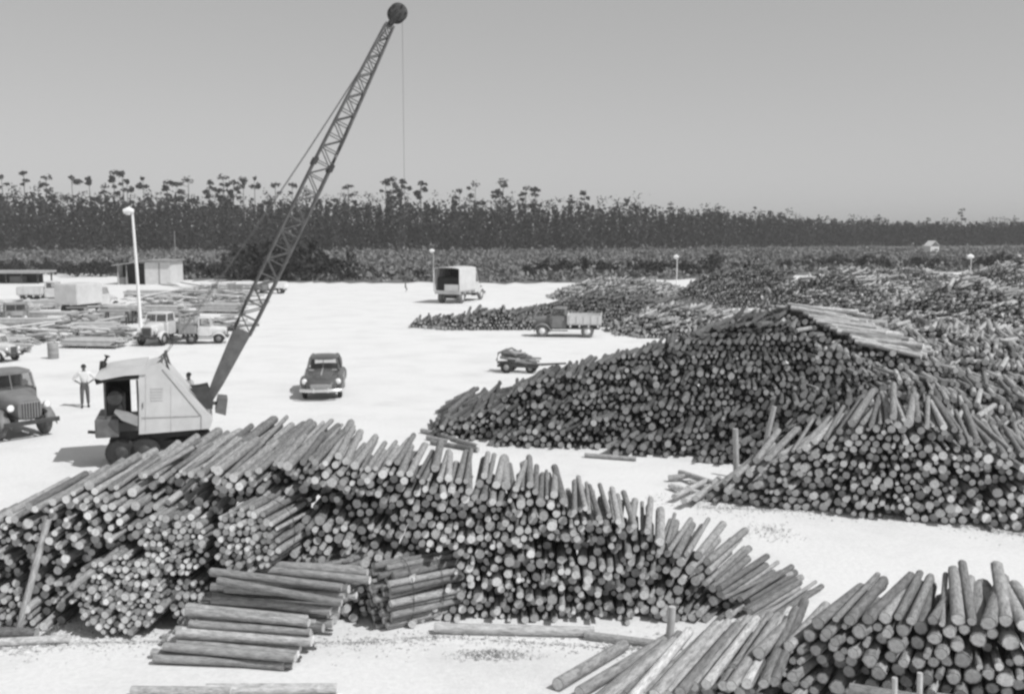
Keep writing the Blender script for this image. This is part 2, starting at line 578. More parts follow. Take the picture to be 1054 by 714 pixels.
# ------------------------------------------------------------------ foliage
def leafquads(C, size):
    n = len(C)
    a = RNG.normal(size=(n, 3)); a /= np.linalg.norm(a, axis=1, keepdims=True)
    h = RNG.normal(size=(n, 3)); b = np.cross(a, h); b /= np.linalg.norm(b, axis=1, keepdims=True)
    sz = np.asarray(size).reshape(-1, 1) * RNG.uniform(0.55, 1.25, (n, 1))
    a, b = a * sz, b * sz * RNG.uniform(0.4, 0.9, (n, 1))
    V = np.stack([C - a, C + b * 0.8, C + a, C - b], 1).reshape(-1, 3)
    return V
def leafmesh(name, C, size, mat):
    V = leafquads(C, size)
    return raw_mesh(name, V, np.arange(len(V)).reshape(-1, 4), [mat])

topline = lerp_fn([(-300, 199), (0, 200), (60, 202), (100, 205), (160, 203), (200, 205), (300, 207), (400, 207), (450, 208), (500, 210), (560, 213), (640, 213), (700, 217), (760, 219), (800, 224), (860, 227), (920, 229), (1000, 231), (1060, 229), (1400, 229)])
front_d = lerp_fn([(-300, 300), (500, 310), (700, 345), (850, 400), (1060, 430), (1400, 430)])
C_all, s_all = [], []
for row in range(7):
    px = -260.0
    while px < 1320:
        D = float(front_d(px)) + row * 9 + RND.uniform(-4, 4)
        x = (px - CX) / F * D
        hgt = PV(px, float(topline(px)), float(front_d(px))).z * RND.uniform(0.82, 1.08) * (1 + 0.012 * row)
        n = int(190 if row < 3 else 70)
        w = RND.uniform(1.8, 3.8)
        t = RNG.beta(RND.uniform(0.9, 1.3), RND.uniform(1.0, 1.5), n)
        rad = w * (1.05 - 0.75 * t) * np.sqrt(RNG.uniform(0, 1, n))
        ang = RNG.uniform(0, 6.28, n)
        C_all.append(np.stack([x + rad * np.cos(ang), D + rad * np.sin(ang), 0.3 + t * (hgt - 0.3)], 1))
        s_all.append(np.full(n, 0.62))
        if RND.random() < (0.30 if px < 660 else 0.14):        # a looser crown standing a little above the rest
            m_ = RND.randint(14, 34)
            d = RNG.normal(size=(m_, 3)) * np.array([RND.uniform(0.5, 1.3), 0.8, RND.uniform(0.4, 1.0)])
            C_all.append(d + np.array([x + RND.uniform(-1, 1), D, hgt + RND.uniform(0.3, 2.6) * (1 if px < 660 else 0.6)]))
            s_all.append(np.full(m_, 0.42))
        px += RND.uniform(2.2, 3.8) * F / D
forest = link('pine_forest', leafmesh('pine_forest', np.concatenate(C_all), np.concatenate(s_all), M['pine_far']))
tag(forest, 'dark band of dense pine forest along the horizon', 'forest', kind='stuff')

C_all, s_all = [], []
for i in range(9000):
    D = 118 + (RND.random() ** 1.4) * 230
    x = RND.uniform(-0.62, 0.66) * D
    px = CX + F * x / D
    if D > front_d(px) - 3: continue
    ey = np.interp(x, [e[0] for e in edge], [e[1] for e in edge])
    if D < ey + 2: continue
    h = RND.uniform(0.4, 1.5) * (1.0 + 0.9 * (RND.random() < 0.12))
    n = 12
    w = RND.uniform(0.7, 1.8)
    t = RNG.uniform(0, 1, n)
    rad = w * np.sqrt(RNG.uniform(0, 1, n)) * (1.1 - 0.6 * t); ang = RNG.uniform(0, 6.28, n)
    C_all.append(np.stack([x + rad * np.cos(ang), D + rad * np.sin(ang), 0.1 + t * h], 1))
    s_all.append(np.full(n, 0.42))
tag(link('scrub', leafmesh('scrub', np.concatenate(C_all), np.concatenate(s_all), M['scrub'])),
    'low grey scrub between the yard and the forest', 'scrub', kind='stuff')

# tall pines standing above the forest: six shapes, copied
pine_src = []
for k in range(9):
    t = thing('pine_tree', 'tall thin pine with a tufted crown above the forest', 'tree', (0, 0, 0), 0, 'tall pines above the forest')
    H = 20.0
    bend = RND.uniform(-0.7, 0.7)
    path = [Vector((bend * (q / 6) ** 2, 0, H * q / 6)) for q in range(7)]
    mb = MB(); mb.tube(path, [0.20 - 0.026 * q for q in range(7)], 6)
    clumps = []
    for j in range(RND.randint(4, 9)):
        zz = H * RND.uniform(0.70, 0.99) if j else H
        ang = RND.uniform(0, 6.28); reach = (RND.uniform(0.4, 1.9) if j else 0.2)
        base = Vector((bend * (zz / H) ** 2, 0, zz - 0.6))
        tip = base + Vector((reach * math.cos(ang), reach * math.sin(ang), 0.7))
        mb.tube([base, tip], [0.07, 0.03], 4)
        clumps.append((tip, RND.uniform(0.5, 1.2) * (0.75 if j else 1.1)))
    mb.build('trunk', M['trunk'], t)
    C, s = [], []
    for (c, w) in clumps:
        n = RND.randint(26, 46)
        d = RNG.normal(size=(n, 3)); d /= np.linalg.norm(d, axis=1, keepdims=True)
        d *= (RNG.uniform(0, 1, (n, 1)) ** 0.45) * w
        d[:, 2] *= RND.uniform(0.5, 0.95)
        C.append(np.array(c[:]) + d); s.append(np.full(n, 0.40))
    link('crown', leafmesh('crown', np.concatenate(C), np.concatenate(s), M['pine']), t)
    pine_src.append(t)
CH = {}
def reg(o):
    CH[o.name] = kids(o)
    for c in CH[o.name]: reg(c)
for t in pine_src: reg(t)
pine_px = [(3, 182), (24, 178), (47, 183), (74, 183), (92, 184), (107, 192), (116, 178), (127, 178), (131, 188), (147, 184), (171, 188), (184, 198), (193, 186),
           (215, 188), (230, 183), (240, 188), (250, 185), (262, 184), (283, 190), (301, 190), (358, 192), (397, 188), (405, 185), (413, 187), (400, 198), (433, 189), 
           (473, 196), (489, 190), (508, 196), (517, 188), (541, 194), (551, 194), (587, 202), (603, 198), (645, 206), (690, 210), (740, 214), (777, 214), (793, 218), (803, 220), (843, 222), (905, 222), (955, 225), (990, 216),
           (-25, 180), (-60, 184), (-95, 178), (1085, 219), (1120, 215)]
first = set()
pine_all = []
for i, (px, py) in enumerate(pine_px):
    k = RND.randrange(9)
    o = pine_src[k] if k not in first else copy_tree(pine_src[k], CH)
    first.add(k)
    D = float(front_d(px)) + RND.uniform(12, 40)
    p = PV(px, py, D)
    o.location = (p.x, D, 0)
    s = p.z / 20.0
    sx = s * RND.uniform(1.0, 1.55)
    o.scale = (sx, sx, s)
    o.rotation_euler = (0, 0, RND.uniform(0, 6.28))
    pine_all.append(o)
pine_all.sort(key=lambda o: o.location.x / o.location.y)
for i, o in enumerate(pine_all): o['label'] = '%s tall tufted pine from the left above the forest line' % nth(i + 1)
for k in range(9):
    if k not in first: pine_src[k].location = (-260 - 5 * k, 330, 0)

# dark bushes along the yard edge
bush_src = []
for k in range(4):
    t = thing('bush', 'dark leafy bush at the far edge of the yard', 'bush', (0, 0, 0), 0, 'dark bushes along the far edge of the yard')
    mb = MB()
    for j in range(5):
        a = RND.uniform(0, 6.28)
        mb.tube([(0.1 * math.cos(a), 0.1 * math.sin(a), 0), (0.9 * math.cos(a), 0.9 * math.sin(a), 1.5)], [0.06, 0.02], 4)
    mb.build('stem', M['trunk'], t)
    n = 330
    lob = [(RND.uniform(-1.4, 1.4), RND.uniform(-1, 1), RND.uniform(0.7, 1.9), RND.uniform(0.6, 1.1)) for _ in range(7)]
    idx = RNG.integers(0, 7, n)
    d = RNG.normal(size=(n, 3)); d /= np.linalg.norm(d, axis=1, keepdims=True)
    d *= RNG.uniform(0, 1, (n, 1)) ** 0.5
    L4 = np.array(lob)[idx]
    C = L4[:, :3] + d * L4[:, 3:4]
    C[:, 2] = np.maximum(C[:, 2], 0.1)
    link('foliage', leafmesh('foliage', C, np.full(n, 0.22), M['bush']), t)
    bush_src.append(t); reg(t)
spots = []
for px in list(range(-40, 132, 11)) + list(range(186, 250, 11)): spots.append((px, 283 if px < 60 else 286, RND.uniform(0.75, 1.15)))
for px in range(248, 345, 8): spots.append((px, 289, RND.uniform(1.7, 2.5) if 252 < px < 312 else RND.uniform(1.0, 1.6)))
for px in range(350, 445, 16): spots.append((px, 289, RND.uniform(0.5, 0.8)))
for px in range(545, 735, 11): spots.append((px, 285, RND.uniform(0.75, 1.15)))
for px in range(740, 1080, 16): spots.append((px, 278, RND.uniform(0.7, 1.2)))
used = set()
bush_all = []
for i, (px, py, s) in enumerate(spots):
    k = i % 4
    o = bush_src[k] if k not in used else copy_tree(bush_src[k], CH)
    used.add(k)
    g = G(px + RND.uniform(-3, 3), py - RND.uniform(0, 2.5))
    o.location = (g.x, g.y, 0)
    o.scale = (s * 1.15, s * 1.15, s)
    o.rotation_euler = (0, 0, RND.uniform(0, 6.28))
    bush_all.append(o)
bush_all.sort(key=lambda o: o.location.x / o.location.y)
for i, o in enumerate(bush_all): o['label'] = '%s dark bush from the left along the far edge of the yard' % nth(i + 1)

# ------------------------------------------------------------------ the long front stack
def patches(lst):
    def fn(P):
        x, y = proj(P)
        d = np.zeros(len(P))
        for (cx, cy, rx, ry, dep, rot) in lst:
            c, s = math.cos(R(rot)), math.sin(R(rot))
            a, b = (x - cx) * c + (y - cy) * s, -(x - cx) * s + (y - cy) * c
            q = (a / rx) ** 2 + (b / ry) ** 2 + RNG.uniform(-0.35, 0.35, len(P))
            d = np.maximum(d, dep * np.clip(2.2 * (1 - q), 0, 1))
        return d
    return fn
def top_fn(A, B, pts, Y=None):
    """height profile along a face from survey points on its top edge"""
    A2, B2 = np.array(A[:2]), np.array(B[:2]); w = np.linalg.norm(B2 - A2); U = (B2 - A2) / w
    out = []
    for px, py in pts:
        d = ray(px, py)                       # intersect the ray's plan direction with the face line
        # A + U*u = t*(dx,dy)
        mat = np.array([[U[0], -d.x], [U[1], -d.y]])
        u, t = np.linalg.solve(mat, -A2)
        out.append((u, max(0.12, CAMH + d.z * t)))
    out.sort()
    return lerp_fn(out), w

A1, B1 = (-4.55, 18.3), (4.85, 18.1)
hi1, w1 = top_fn(A1, B1, [(255, 478), (300, 474), (330, 471), (400, 476), (440, 484), (480, 494), (540, 500), (590, 513), (640, 535), (690, 560), (730, 590), (765, 620), (790, 640), (815, 648)])
rec1 = patches([(300, 505, 70, 17, 0.55, 12), (345, 522, 75, 17, 0.6, 8), (470, 528, 30, 10, 0.3, 0), (585, 565, 55, 11, 0.5, 12), (640, 555, 40, 10, 0.5, 15), (500, 500, 20, 9, 0.4, 0),
                (700, 605, 45, 12, 0.4, 20), (450, 580, 20, 24, 0.45, 60), (740, 625, 30, 10, 0.4, 25), (400, 560, 40, 8, 0.3, 10), (610, 615, 50, 8, 0.3, 5), (715, 645, 40, 9, 0.5, 0)])
yaw1 = lerp_fn([(0, 2), (4, 0), (6.2, 0), (7.0, 8), (7.8, 24), (8.6, 40), (9.6, 46)])
lift1 = lambda u, z: np.where(z > hi1(u) - 0.2, np.interp(u, [3.5, 5.5], [1.2, 0.0]), 0.0)
main = rank(A1, B1, yaw1, const(0), hi1, 0.063, 2.15, it=16, recess=rec1, jit=0.17, yj=2.2, pj=1.2, lift=lift1, spread=0.27, gap=1.24)
# rank behind it on the left and the low left rank
A1b, B1b = (-10.6, 17.85), (-4.45, 17.8)
hi1b, w1b = top_fn(A1b, B1b, [(-60, 560), (0, 533), (40, 515), (95, 500), (140, 495), (200, 489), (262, 478)])
rec1b = patches([(122, 612, 68, 56, 0.55, 0), (178, 560, 52, 47, 0.55, 0), (256, 555, 58, 48, 0.5, 0), (168, 506, 52, 19, 1.0, 0), (15, 588, 40, 18, 0.5, -10), (150, 530, 25, 8, 0.4, 0), (215, 520, 20, 25, 0.3, 0)])
left = rank(A1b, B1b, const(1), const(0), hi1b, 0.062, 2.4, it=14, recess=rec1b, jit=0.17, yj=2.2, pj=1.2, spread=0.27, gap=1.24)
BUN = [(122, 612, 54, 44), (178, 560, 40, 36), (256, 555, 46, 39), (196, 620, 30, 28)]
def clear(res):
    x, y = proj(res[0])
    k = np.ones(len(x), bool)
    for (a, b, c, d) in BUN: k &= ((x - a) / c) ** 2 + ((y - b) / d) ** 2 > 1
    return tuple(q[k] for q in res)
left = clear(left); main = clear(main)
A1c, B1c = (-9.4, 21.3), (-3.6, 21.2)
hi1c, _ = top_fn(A1c, B1c, [(60, 530), (80, 505), (110, 492), (150, 478), (200, 464), (262, 454), (300, 452), (340, 456)])
back = rank(A1c, B1c, const(1), lambda u: hi1c(u) - 1.2, hi1c, 0.08, 2.3, it=8, pj=1.0, yj=2.5, spread=0.2)

# the logs that show largest become objects, the rest of each stack one mesh
singles = []      # (P, D, r, L, label, group)
def split(res, mask, label, group):
    P, D, r, L, uz = res
    for i in np.nonzero(mask)[0]: singles.append((P[i], D[i], r[i], L[i], label, group))
    k = ~mask
    return P[k], D[k], r[k], L[k]
crest = main[4][:, 1] > hi1(main[4][:, 0]) - 0.16
crest_r = crest & (main[4][:, 0] > 6.6)
P, D, r, L = split(main, crest_r, '%s log from the left on the sloping right end of the long front stack', 'logs on the right end of the long stack')
ls = Logs(); ls.add(P, D, r, L); ls.add(*left[:4]); ls.add(*back[:4])
o = ls.stuff('log_stack', (M['bark'], M['end']), 9)
tag(o, 'long high stack of cut pine logs across the middle foreground', 'log stack')
NEAR_N = len(singles)

# ------------------------------------------------------------------ nearest stack, bottom right
A4, B4 = (1.35, 15.2), (8.6, 13.6)
hi4, w4 = top_fn(A4, B4, [(600, 722), (650, 716), (700, 706), (750, 690), (790, 668), (830, 640), (870, 624), (920, 626), (970, 630), (1010, 634), (1040, 642), (1060, 646), (1150, 690)])
yaw4 = lerp_fn([(0, 38), (1.5, 36), (3, 38), (4.2, 34), (5.2, 24), (6, 20), (7.4, 10)])
rec4 = patches([(860, 690, 30, 10, 0.35, 0), (1020, 670, 25, 12, 0.5, 0), (790, 705, 25, 12, 0.3, 0), (940, 655, 20, 8, 0.3, 0)])
lo4 = lambda u: np.maximum(0, hi4(u) - 1.35)
near = rank(A4, B4, yaw4, lo4, hi4, 0.086, 2.2, it=18, recess=rec4, jit=0.13, yj=3.5, pj=1.6, spread=0.24, gap=1.17)
near_px, near_py = proj(near[0])
vis = (near_py < 735) & (near_px < 1075)
top4 = near[4][:, 1] > hi4(near[4][:, 0]) - 0.20
P4_left = near[4][:, 0] < 3.0
budget = 300 - NEAR_N - 112
order = np.argsort(near_py)
take = np.zeros(len(near_py), bool)
take[[i for i in order if vis[i]][:budget]] = True
P, D, r, L = near[:4]
for i in np.nonzero(take)[0]:
    if top4[i] and not P4_left[i]: lab, gr = '%s log from the left on the top layer of the nearest stack', 'top logs of the nearest stack'
    elif P4_left[i]: lab, gr = '%s log from the left on the low left flank of the nearest stack', 'fanned logs beside the nearest stack'
    else: lab, gr = '%s sawn end from the left in the nearest stack, ' + ('just below its top logs' if near[4][i, 1] > hi4(near[4][i, 0]) - 0.42 else 'at middle height' if near[4][i, 1] > hi4(near[4][i, 0]) - 0.66 else 'low down'), 'logs in the face of the nearest stack'
    singles.append((P[i], D[i], r[i], L[i], lab, gr))
if (~take).any():
    ls = Logs(); ls.add(P[~take], D[~take], r[~take], L[~take])
    tag(ls.stuff('log_stack', (M['bark'], M['end']), 9), 'lower logs of the nearest stack at the bottom right corner', 'log stack')
fam = {}
for i, (p, d, rr, l, lab, gr) in enumerate(singles):
    o = one_log(p, d, rr, l, i=i)
    tag(o, lab, 'log', gr)
    fam.setdefault(lab, []).append((float(proj(np.array(p))[0]), o))
for lab, lst in fam.items():
    for k, (x, o) in enumerate(sorted(lst, key=lambda q: q[0])): o['label'] = lab % nth(k + 1)

# ------------------------------------------------------------------ round bundles at the left
def bundle(cx, cy, rpx, Y, yaw, pitch, label, r=0.056, L=2.2, sq=1.0, ry=None):
    c = PV(cx, cy, Y)
    Rb = rpx / F * Y
    Rz = (ry or rpx) / F * Y
    c.z = max(c.z, Rz * 0.96)
    t = thing('log_bundle', label, 'log bundle', (c.x, c.y, 0), 0, 'round bundles of thin logs')
    d = Vector((math.sin(R(yaw)) * math.cos(R(pitch)), math.cos(R(yaw)) * math.cos(R(pitch)), math.sin(R(pitch))))
    a = Vector((math.cos(R(yaw)), -math.sin(R(yaw)), 0)); b = a.cross(d); b = b if b.z > 0 else -b
    uz, rad = pack(0, 2 * Rb, const(0), const(2 * Rz), r, 4, 0.22, 1.08)
    u, z = uz[:, 0] - Rb, uz[:, 1] - Rz
    k = ((np.abs(u) / Rb) ** 2.3 + (np.abs(z) / Rz) ** 2.3) < 0.93
    u, z, rad = u[k], z[k], rad[k]
    n = 0
    for uu, zz, q in zip(u, z, rad):
        if n >= 299: break
        off = RND.gauss(0, 0.08)
        P = c + a * float(uu) + b * float(zz) + d * off
        if P.z < q: P.z = float(q)
        dd = d + a * RND.gauss(0, 0.02) + b * RND.gauss(0, 0.015)
        o = one_log(P, dd.normalized(), float(q) * 1.05, L * RND.uniform(0.95, 1.05), 'log', t, UL, n)
        n += 1
    mb = MB()
    for f in (0.3, 0.7):
        ring = [c + d * (L * f) + a * (Rb * 1.03 * math.copysign(abs(math.cos(q)) ** 0.87, math.cos(q))) + b * (Rz * 1.03 * math.copysign(abs(math.sin(q)) ** 0.87, math.sin(q))) - Vector((c.x, c.y, 0)) for q in [2 * math.pi * j / 28 for j in range(29)]]
        mb.tube(ring, 0.007, 5, cap=False)
    mb.build('binding_wire', M['dark'], t)
    return t
bundle(122, 612, 52, 17.4, 2, -3, 'largest round bundle of thin logs, at the lower left by the white ground', ry=42)
bundle(178, 560, 38, 17.55, 2, -5, 'round log bundle sitting just above and right of the largest bundle', ry=34)
bundle(253, 555, 38, 17.25, 9, -4, 'upright round log bundle whose long right side shows beside the sloping loose logs', ry=36)
bundle(196, 620, 28, 17.6, 3, 0, 'small shaded log bundle wedged between the largest bundle and the crosswise stack', ry=26)
bundle(390, 622, 30, 17.9, 58, 0, 'squarish log bundle turned sideways at the foot of the long stack', ry=36, L=1.5)
bundle(318, 600, 30, 18.0, 50, 3, 'log bundle behind the crosswise stack with its bark side uppermost', ry=27, L=1.7)

# ------------------------------------------------------------------ crosswise stack and loose logs (individual logs)
CR = 'logs of the crosswise stack'
def cross(px0, py0, px1, py1, Y0, Y1, r, i, label='log lying sideways in the low crosswise stack, long side to the front', group=CR):
    A, B = PV(px0, py0, Y0), PV(px1, py1, Y1)
    A.z, B.z = max(A.z, r), max(B.z, r)
    return log_between(A, B, r, label, group, i, meshes=(ULP if i % 2 else UL))
n = 0
xs_logs = []
for li in range(9):
    z = 0.085 + 0.145 * li
    y0 = 15.95 + 0.155 * li; x0 = -5.95 + 0.14 * li
    cnt = max(3, 11 - li)
    for q in range(cnt):
        j = lambda s: RND.gauss(0, s)
        y = y0 + q * (17.65 - y0) / cnt
        a = Vector((x0 + j(0.10), y + 0.30 + j(0.02), z + j(0.012)))
        ln = RND.uniform(2.15, 2.4)
        yw = R(-10 + j(2.5))
        b = a + Vector((math.cos(yw) * ln, math.sin(yw) * ln, j(0.02) - 0.02))
        b.z = max(b.z, 0.08); a.z = max(a.z, 0.08)
        o = log_between(a, b, RND.uniform(0.066, 0.086), 'log', CR, n, meshes=(UL if n % 4 == 0 else ULP))
        xs_logs.append((li, q, o))
        n += 1
for li, q, o in xs_logs:
    o['label'] = '%s log from the front in the %s layer of the crosswise stack' % (nth(q + 1), ('bottom' if li == 0 else 'topmost' if li == 8 else nth(li + 1)))
cross(217, 588, 352, 604, 17.0, 16.75, 0.075, 1, 'pale log slanting across the very top of the crosswise stack', None)
cross(224, 597, 352, 620, 16.85, 16.55, 0.072, 2, 'log slipped down at an angle over the front of the crosswise stack', None)
# loose logs
def gl(px0, py0, px1, py1, r, label, i=0, z0=None, z1=None, group=None, meshes=None):
    A, B = G(px0, py0, r if z0 is None else z0), G(px1, py1, r if z1 is None else z1)
    return log_between(A, B, r, label, group, i, meshes=meshes)
gl(135, 711, 238, 711, 0.085, 'left of two logs lying end to end on the sand at the bottom edge', 0, meshes=ULP)
gl(212, 709, 347, 708, 0.09, 'right of two logs lying end to end on the sand at the bottom edge', 1, meshes=ULP)
gl(447, 646, 612, 650, 0.095, 'long log laid along the foot of the long stack', 2, meshes=ULP)
gl(602, 653, 690, 664, 0.08, 'shorter log laid at the foot of the long stack beside the stake', 3)
gl(574, 704, 642, 664, 0.115, 'thick loose log lying alone on the sand left of the nearest stack', 4)
gl(596, 712, 690, 655, 0.10, 'log on the sand next to the thick loose log', 1)
gl(0, 661, 72, 657, 0.08, 'lower pale log lying flat on the sand at the left edge', 2, meshes=ULP)
gl(-20, 650, 38, 652, 0.10, 'dark log lying at the foot of the leaning pole', 3)
log_between(G(20, 645, 0.1), PV(50, 533, 17.6), 0.07, 'pale peeled pole leaning steeply against the left end of the stack', None, 0, name='leaning_pole', meshes=ULW, cat='pole')
log_between(PV(72, 606, 17.0), PV(128, 562, 18.2), 0.07, 'log sticking out askew above the largest round bundle', None, 1)
for i, (a, b, c, d) in enumerate([(193, 534, 262, 476), (207, 536, 270, 484), (222, 524, 276, 470), (186, 520, 250, 470), (232, 500, 285, 455), (173, 517, 236, 468)]):
    log_between(PV(a, b, 17.75 + 0.08 * i), PV(c, d, 19.8), 0.068, '%s long pale log from the left, slanting down the hollow of the stack' % nth({3: 2, 5: 1, 0: 3, 1: 4, 2: 5, 4: 6}[i]), 'slanting logs in the hollow of the stack', i, meshes=ULP)
for i in range(15):
    t = i / 14
    fx_, fy_ = 610 + 185 * t + RND.uniform(-5, 5), 722 - 22 * t + RND.uniform(-4, 4)
    bx_, by_ = 682 + 150 * t + RND.uniform(-5, 5), 660 - 38 * t + RND.uniform(-4, 4)
    zz = 0.12 + 0.75 * t ** 1.6 + 0.10 * (i % 2)
    o = gl(fx_, fy_, bx_, by_, RND.uniform(0.075, 0.10), '%s log from the left in the fan spread beside the nearest stack' % nth(i + 1), i, z0=zz, z1=zz + 0.02, group='fan of logs beside the nearest stack', meshes=(ULP if i % 3 == 0 else UL))
# cross logs in front of the nearest stack
for k, (a, b, zz) in enumerate([((5.35, 13.75), (6.25, 13.15), 0.62), ((6.5, 13.5), (7.4, 12.95), 0.60)]):
    for q in range(4):
        A = Vector((a[0] - 0.5, a[1] + 0.25, zz - 0.19 * q)); B = Vector((b[0], b[1] + 0.25, zz - 0.19 * q + 0.03))
        log_between(A, B, 0.095, '%s log from the top in the %s pile of logs across the nearest stack' % (nth(q + 1), ('left', 'right')[k]), 'cross logs before the nearest stack', q)
for (px, py0, py1, Y, lab) in [(921, 697, 760, 13.3, 'left of two short pale stakes before the nearest stack'), (947, 692, 760, 13.5, 'right of two short pale stakes before the nearest stack')]:
    a = PV(px, py0, Y); mb = MB(); mb.tube([(a.x, Y, 0), (a.x + 0.02, Y + 0.02, a.z * 0.5), (a.x, Y, a.z)], [0.042, 0.04, 0.038], 9)
    tag(mb.build('stake', M['post']), lab, 'stake')
# stakes
def stake(px0, py0, px1, py1, Y, r, lab):
    a, b = PV(px0, py0, Y), PV(px1, py1, Y)
    a.z = 0
    mb = MB(); mb.tube([a, (a + b) / 2 + Vector((0.01, 0, 0)), b], [r, r * 0.95, r * 0.9], 9)
    tag(mb.build('stake', M['post']), lab, 'stake')
stake(688, 662, 692, 624, 17.0, 0.075, 'short upright stake at the right foot of the long stack')
stake(758, 490, 757, 441, 28.0, 0.085, 'upright pale stake at the left corner of the right-hand stack')
stake(779, 476, 797, 418, 28.6, 0.08, 'leaning pale stake behind the left corner of the right-hand stack')

# ------------------------------------------------------------------ right-hand stack
A3, B3 = G(722, 516)[:2], G(1110, 552)[:2]
hi3, w3 = top_fn(A3, B3, [(722, 508), (760, 490), (790, 470), (830, 455), (860, 447), (890, 432), (920, 426), (950, 430), (980, 440), (1010, 452), (1040, 462), (1110, 480)])
yaw3 = lerp_fn([(0, 40), (2.2, 36), (3.8, 28), (5.2, 16), (8, 8)])
rec3 = patches([(960, 450, 40, 9, 0.6, 20), (900, 470, 40, 9, 0.35, 0), (1020, 500, 40, 20, 0.5, 0), (850, 500, 30, 12, 0.3, 0), (980, 490, 25, 10, 0.4, 0)])
right = rank(A3, B3, yaw3, const(0), hi3, 0.080, 2.3, it=10, recess=rec3, jit=0.18, yj=5, spread=0.25, gap=1.24, lift=lambda u, z: np.where(z > hi3(u) - 0.3, 9.0, 0.0))
ls = Logs(); ls.add(*right[:4])
tag(ls.stuff('log_stack', (M['bark'], M['end']), 8), 'rounded stack of logs at the right edge beyond the bare sand', 'log stack')

# ------------------------------------------------------------------ mounds of logs
def mound(hf, x0, x1, y0, y1, dy, yawd, r, L, yj=14.0, depth=0.7, pj=7.0, skew=0.0, jit=0.11):
    """ranks of logs laid one behind another; hf(x, y) is the height of the heap"""
    L_ = Logs()
    y = y0
    while y < y1:
        A, B = (x0, y - skew * 0), (x1, y + skew)
        w = math.hypot(x1 - x0, skew)
        xs = lambda u: x0 + u * (x1 - x0) / w
        ys = lambda u: y + skew * np.asarray(u) / w
        hi = lambda u: hf(xs(u), ys(u))
        lo = lambda u: np.maximum(0, np.minimum(hf(xs(u), ys(u) - dy), hf(xs(u), ys(u))) - depth)
        yw = yawd + RND.uniform(-9, 9)
        res = rank(A, B, const(yw), lo, lambda u: np.maximum(hi(u), 0), r, L, it=6, jit=jit, yj=yj, pj=pj, spread=0.27, gap=1.28)
        if res is not None and len(res[0]): L_.add(*res[:4])
        y += dy
    return L_
def wav(x, y, s, seed):
    return (np.sin(x * s + seed) * np.cos(y * s * 0.9 + seed * 1.7) + 0.6 * np.sin(x * s * 2.3 + y * s * 1.9 + seed * 2.1)) / 1.6

# big dark mound: its ridge climbs to the right and back
ridge_px = [(438, 446, 34.0), (480, 428, 34.4), (540, 397, 34.9), (600, 374, 35.5), (680, 350, 36.0), (720, 334, 36.3), (800, 326, 37.3), (870, 325, 38.5), (940, 335, 40), (1060, 345, 42)]
rp = [PV(*q) for q in ridge_px]
rx = [p.x for p in rp]; rz = [max(0, p.z) for p in rp]; ryy = [p.y for p in rp]
fb = [G(430, 449), G(520, 462), G(600, 467), G(690, 474), G(760, 483), G(850, 500), G(1060, 520)]
fx, fy = [p.x for p in fb], [p.y for p in fb]
def H2(x, y):
    x = np.asarray(x, float); y = np.asarray(y, float)
    zr, yr, yf = np.interp(x, rx, rz, left=0), np.interp(x, rx, ryy), np.interp(x, fx, fy)
    t = (y - yf) / np.maximum(0.5, yr - yf)
    h = zr * np.clip(t, 0, 1) ** 0.75
    back = np.clip(1 - (y - yr) / 9.0, 0.0, 1)
    h = np.where(y > yr, zr * back ** 0.7, h)
    h = np.where(x < rx[0], 0, h)
    return h * (1 + 0.10 * wav(x, y, 0.7, 1.0)) + 0.08 * wav(x, y, 2.1, 3)
L2 = mound(H2, -3.4, 21.0, 29.8, 44.0, 0.95, 17, 0.080, 2.1, yj=6, depth=0.9, pj=2.5, skew=-2.2, jit=0.22)
P, D, r, L = L2.arrays()
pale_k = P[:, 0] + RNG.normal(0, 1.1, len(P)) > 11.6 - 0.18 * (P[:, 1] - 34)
for kk, mats, lab in ((~pale_k, (M['bark_dark'], M['end_dull']), 'big dark sloping mound of logs beyond the long front stack'), (pale_k, (M['bark_far'], M['end_far']), 'paler right shoulder of the big mound above the rounded stack')):
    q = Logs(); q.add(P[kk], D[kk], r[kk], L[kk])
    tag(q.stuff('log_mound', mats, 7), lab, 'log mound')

def dome(cx, cy, ax, ay, h, seed, p=0.8):
    def f(x, y):
        x = np.asarray(x, float); y = np.asarray(y, float)
        q = ((x - cx) / ax) ** 2 + ((y - cy) / ay) ** 2
        return h * np.clip(1 - q, 0, 1) ** p * (1 + 0.25 * wav(x, y, 0.8, seed)) + np.where(q < 1, 0.18 * wav(x, y, 1.9, seed + 2), 0)
    return f
def add_mound(px0, px1, pyb, topy, depth, label, yawd, pale=True, seed=1, r=0.095):
    Y = G(0, pyb).y
    cyy = Y + depth
    ax = (px1 - px0) / 2 / F * cyy
    cxx = ((px0 + px1) / 2 - CX) / F * cyy
    h = PV(527, topy + 1, cyy).z
    f = dome(cxx, cyy, ax, depth, h, seed)
    yawd = math.degrees(math.atan2(cxx, cyy)) + yawd * 0.3
    Lg = mound(f, cxx - ax, cxx + ax, cyy - depth, cyy + depth * 0.55, max(0.8, depth / 7), yawd, r, 2.2, yj=8, depth=0.5, pj=3.5, jit=0.16)
    mats = (M['bark_far'], M['end_far']) if pale else (M['bark_dark'], M['end_dull'])
    tag(Lg.stuff('log_mound', mats, 6), label, 'log mound')
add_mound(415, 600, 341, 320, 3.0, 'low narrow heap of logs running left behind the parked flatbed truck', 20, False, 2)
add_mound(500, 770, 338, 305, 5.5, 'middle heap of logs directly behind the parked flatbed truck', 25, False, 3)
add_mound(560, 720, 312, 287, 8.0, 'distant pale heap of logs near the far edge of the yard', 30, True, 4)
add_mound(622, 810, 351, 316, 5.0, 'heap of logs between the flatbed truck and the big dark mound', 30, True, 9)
add_mound(690, 850, 318, 274, 7.0, 'high round heap of logs standing up against the bushes', 20, False, 5)
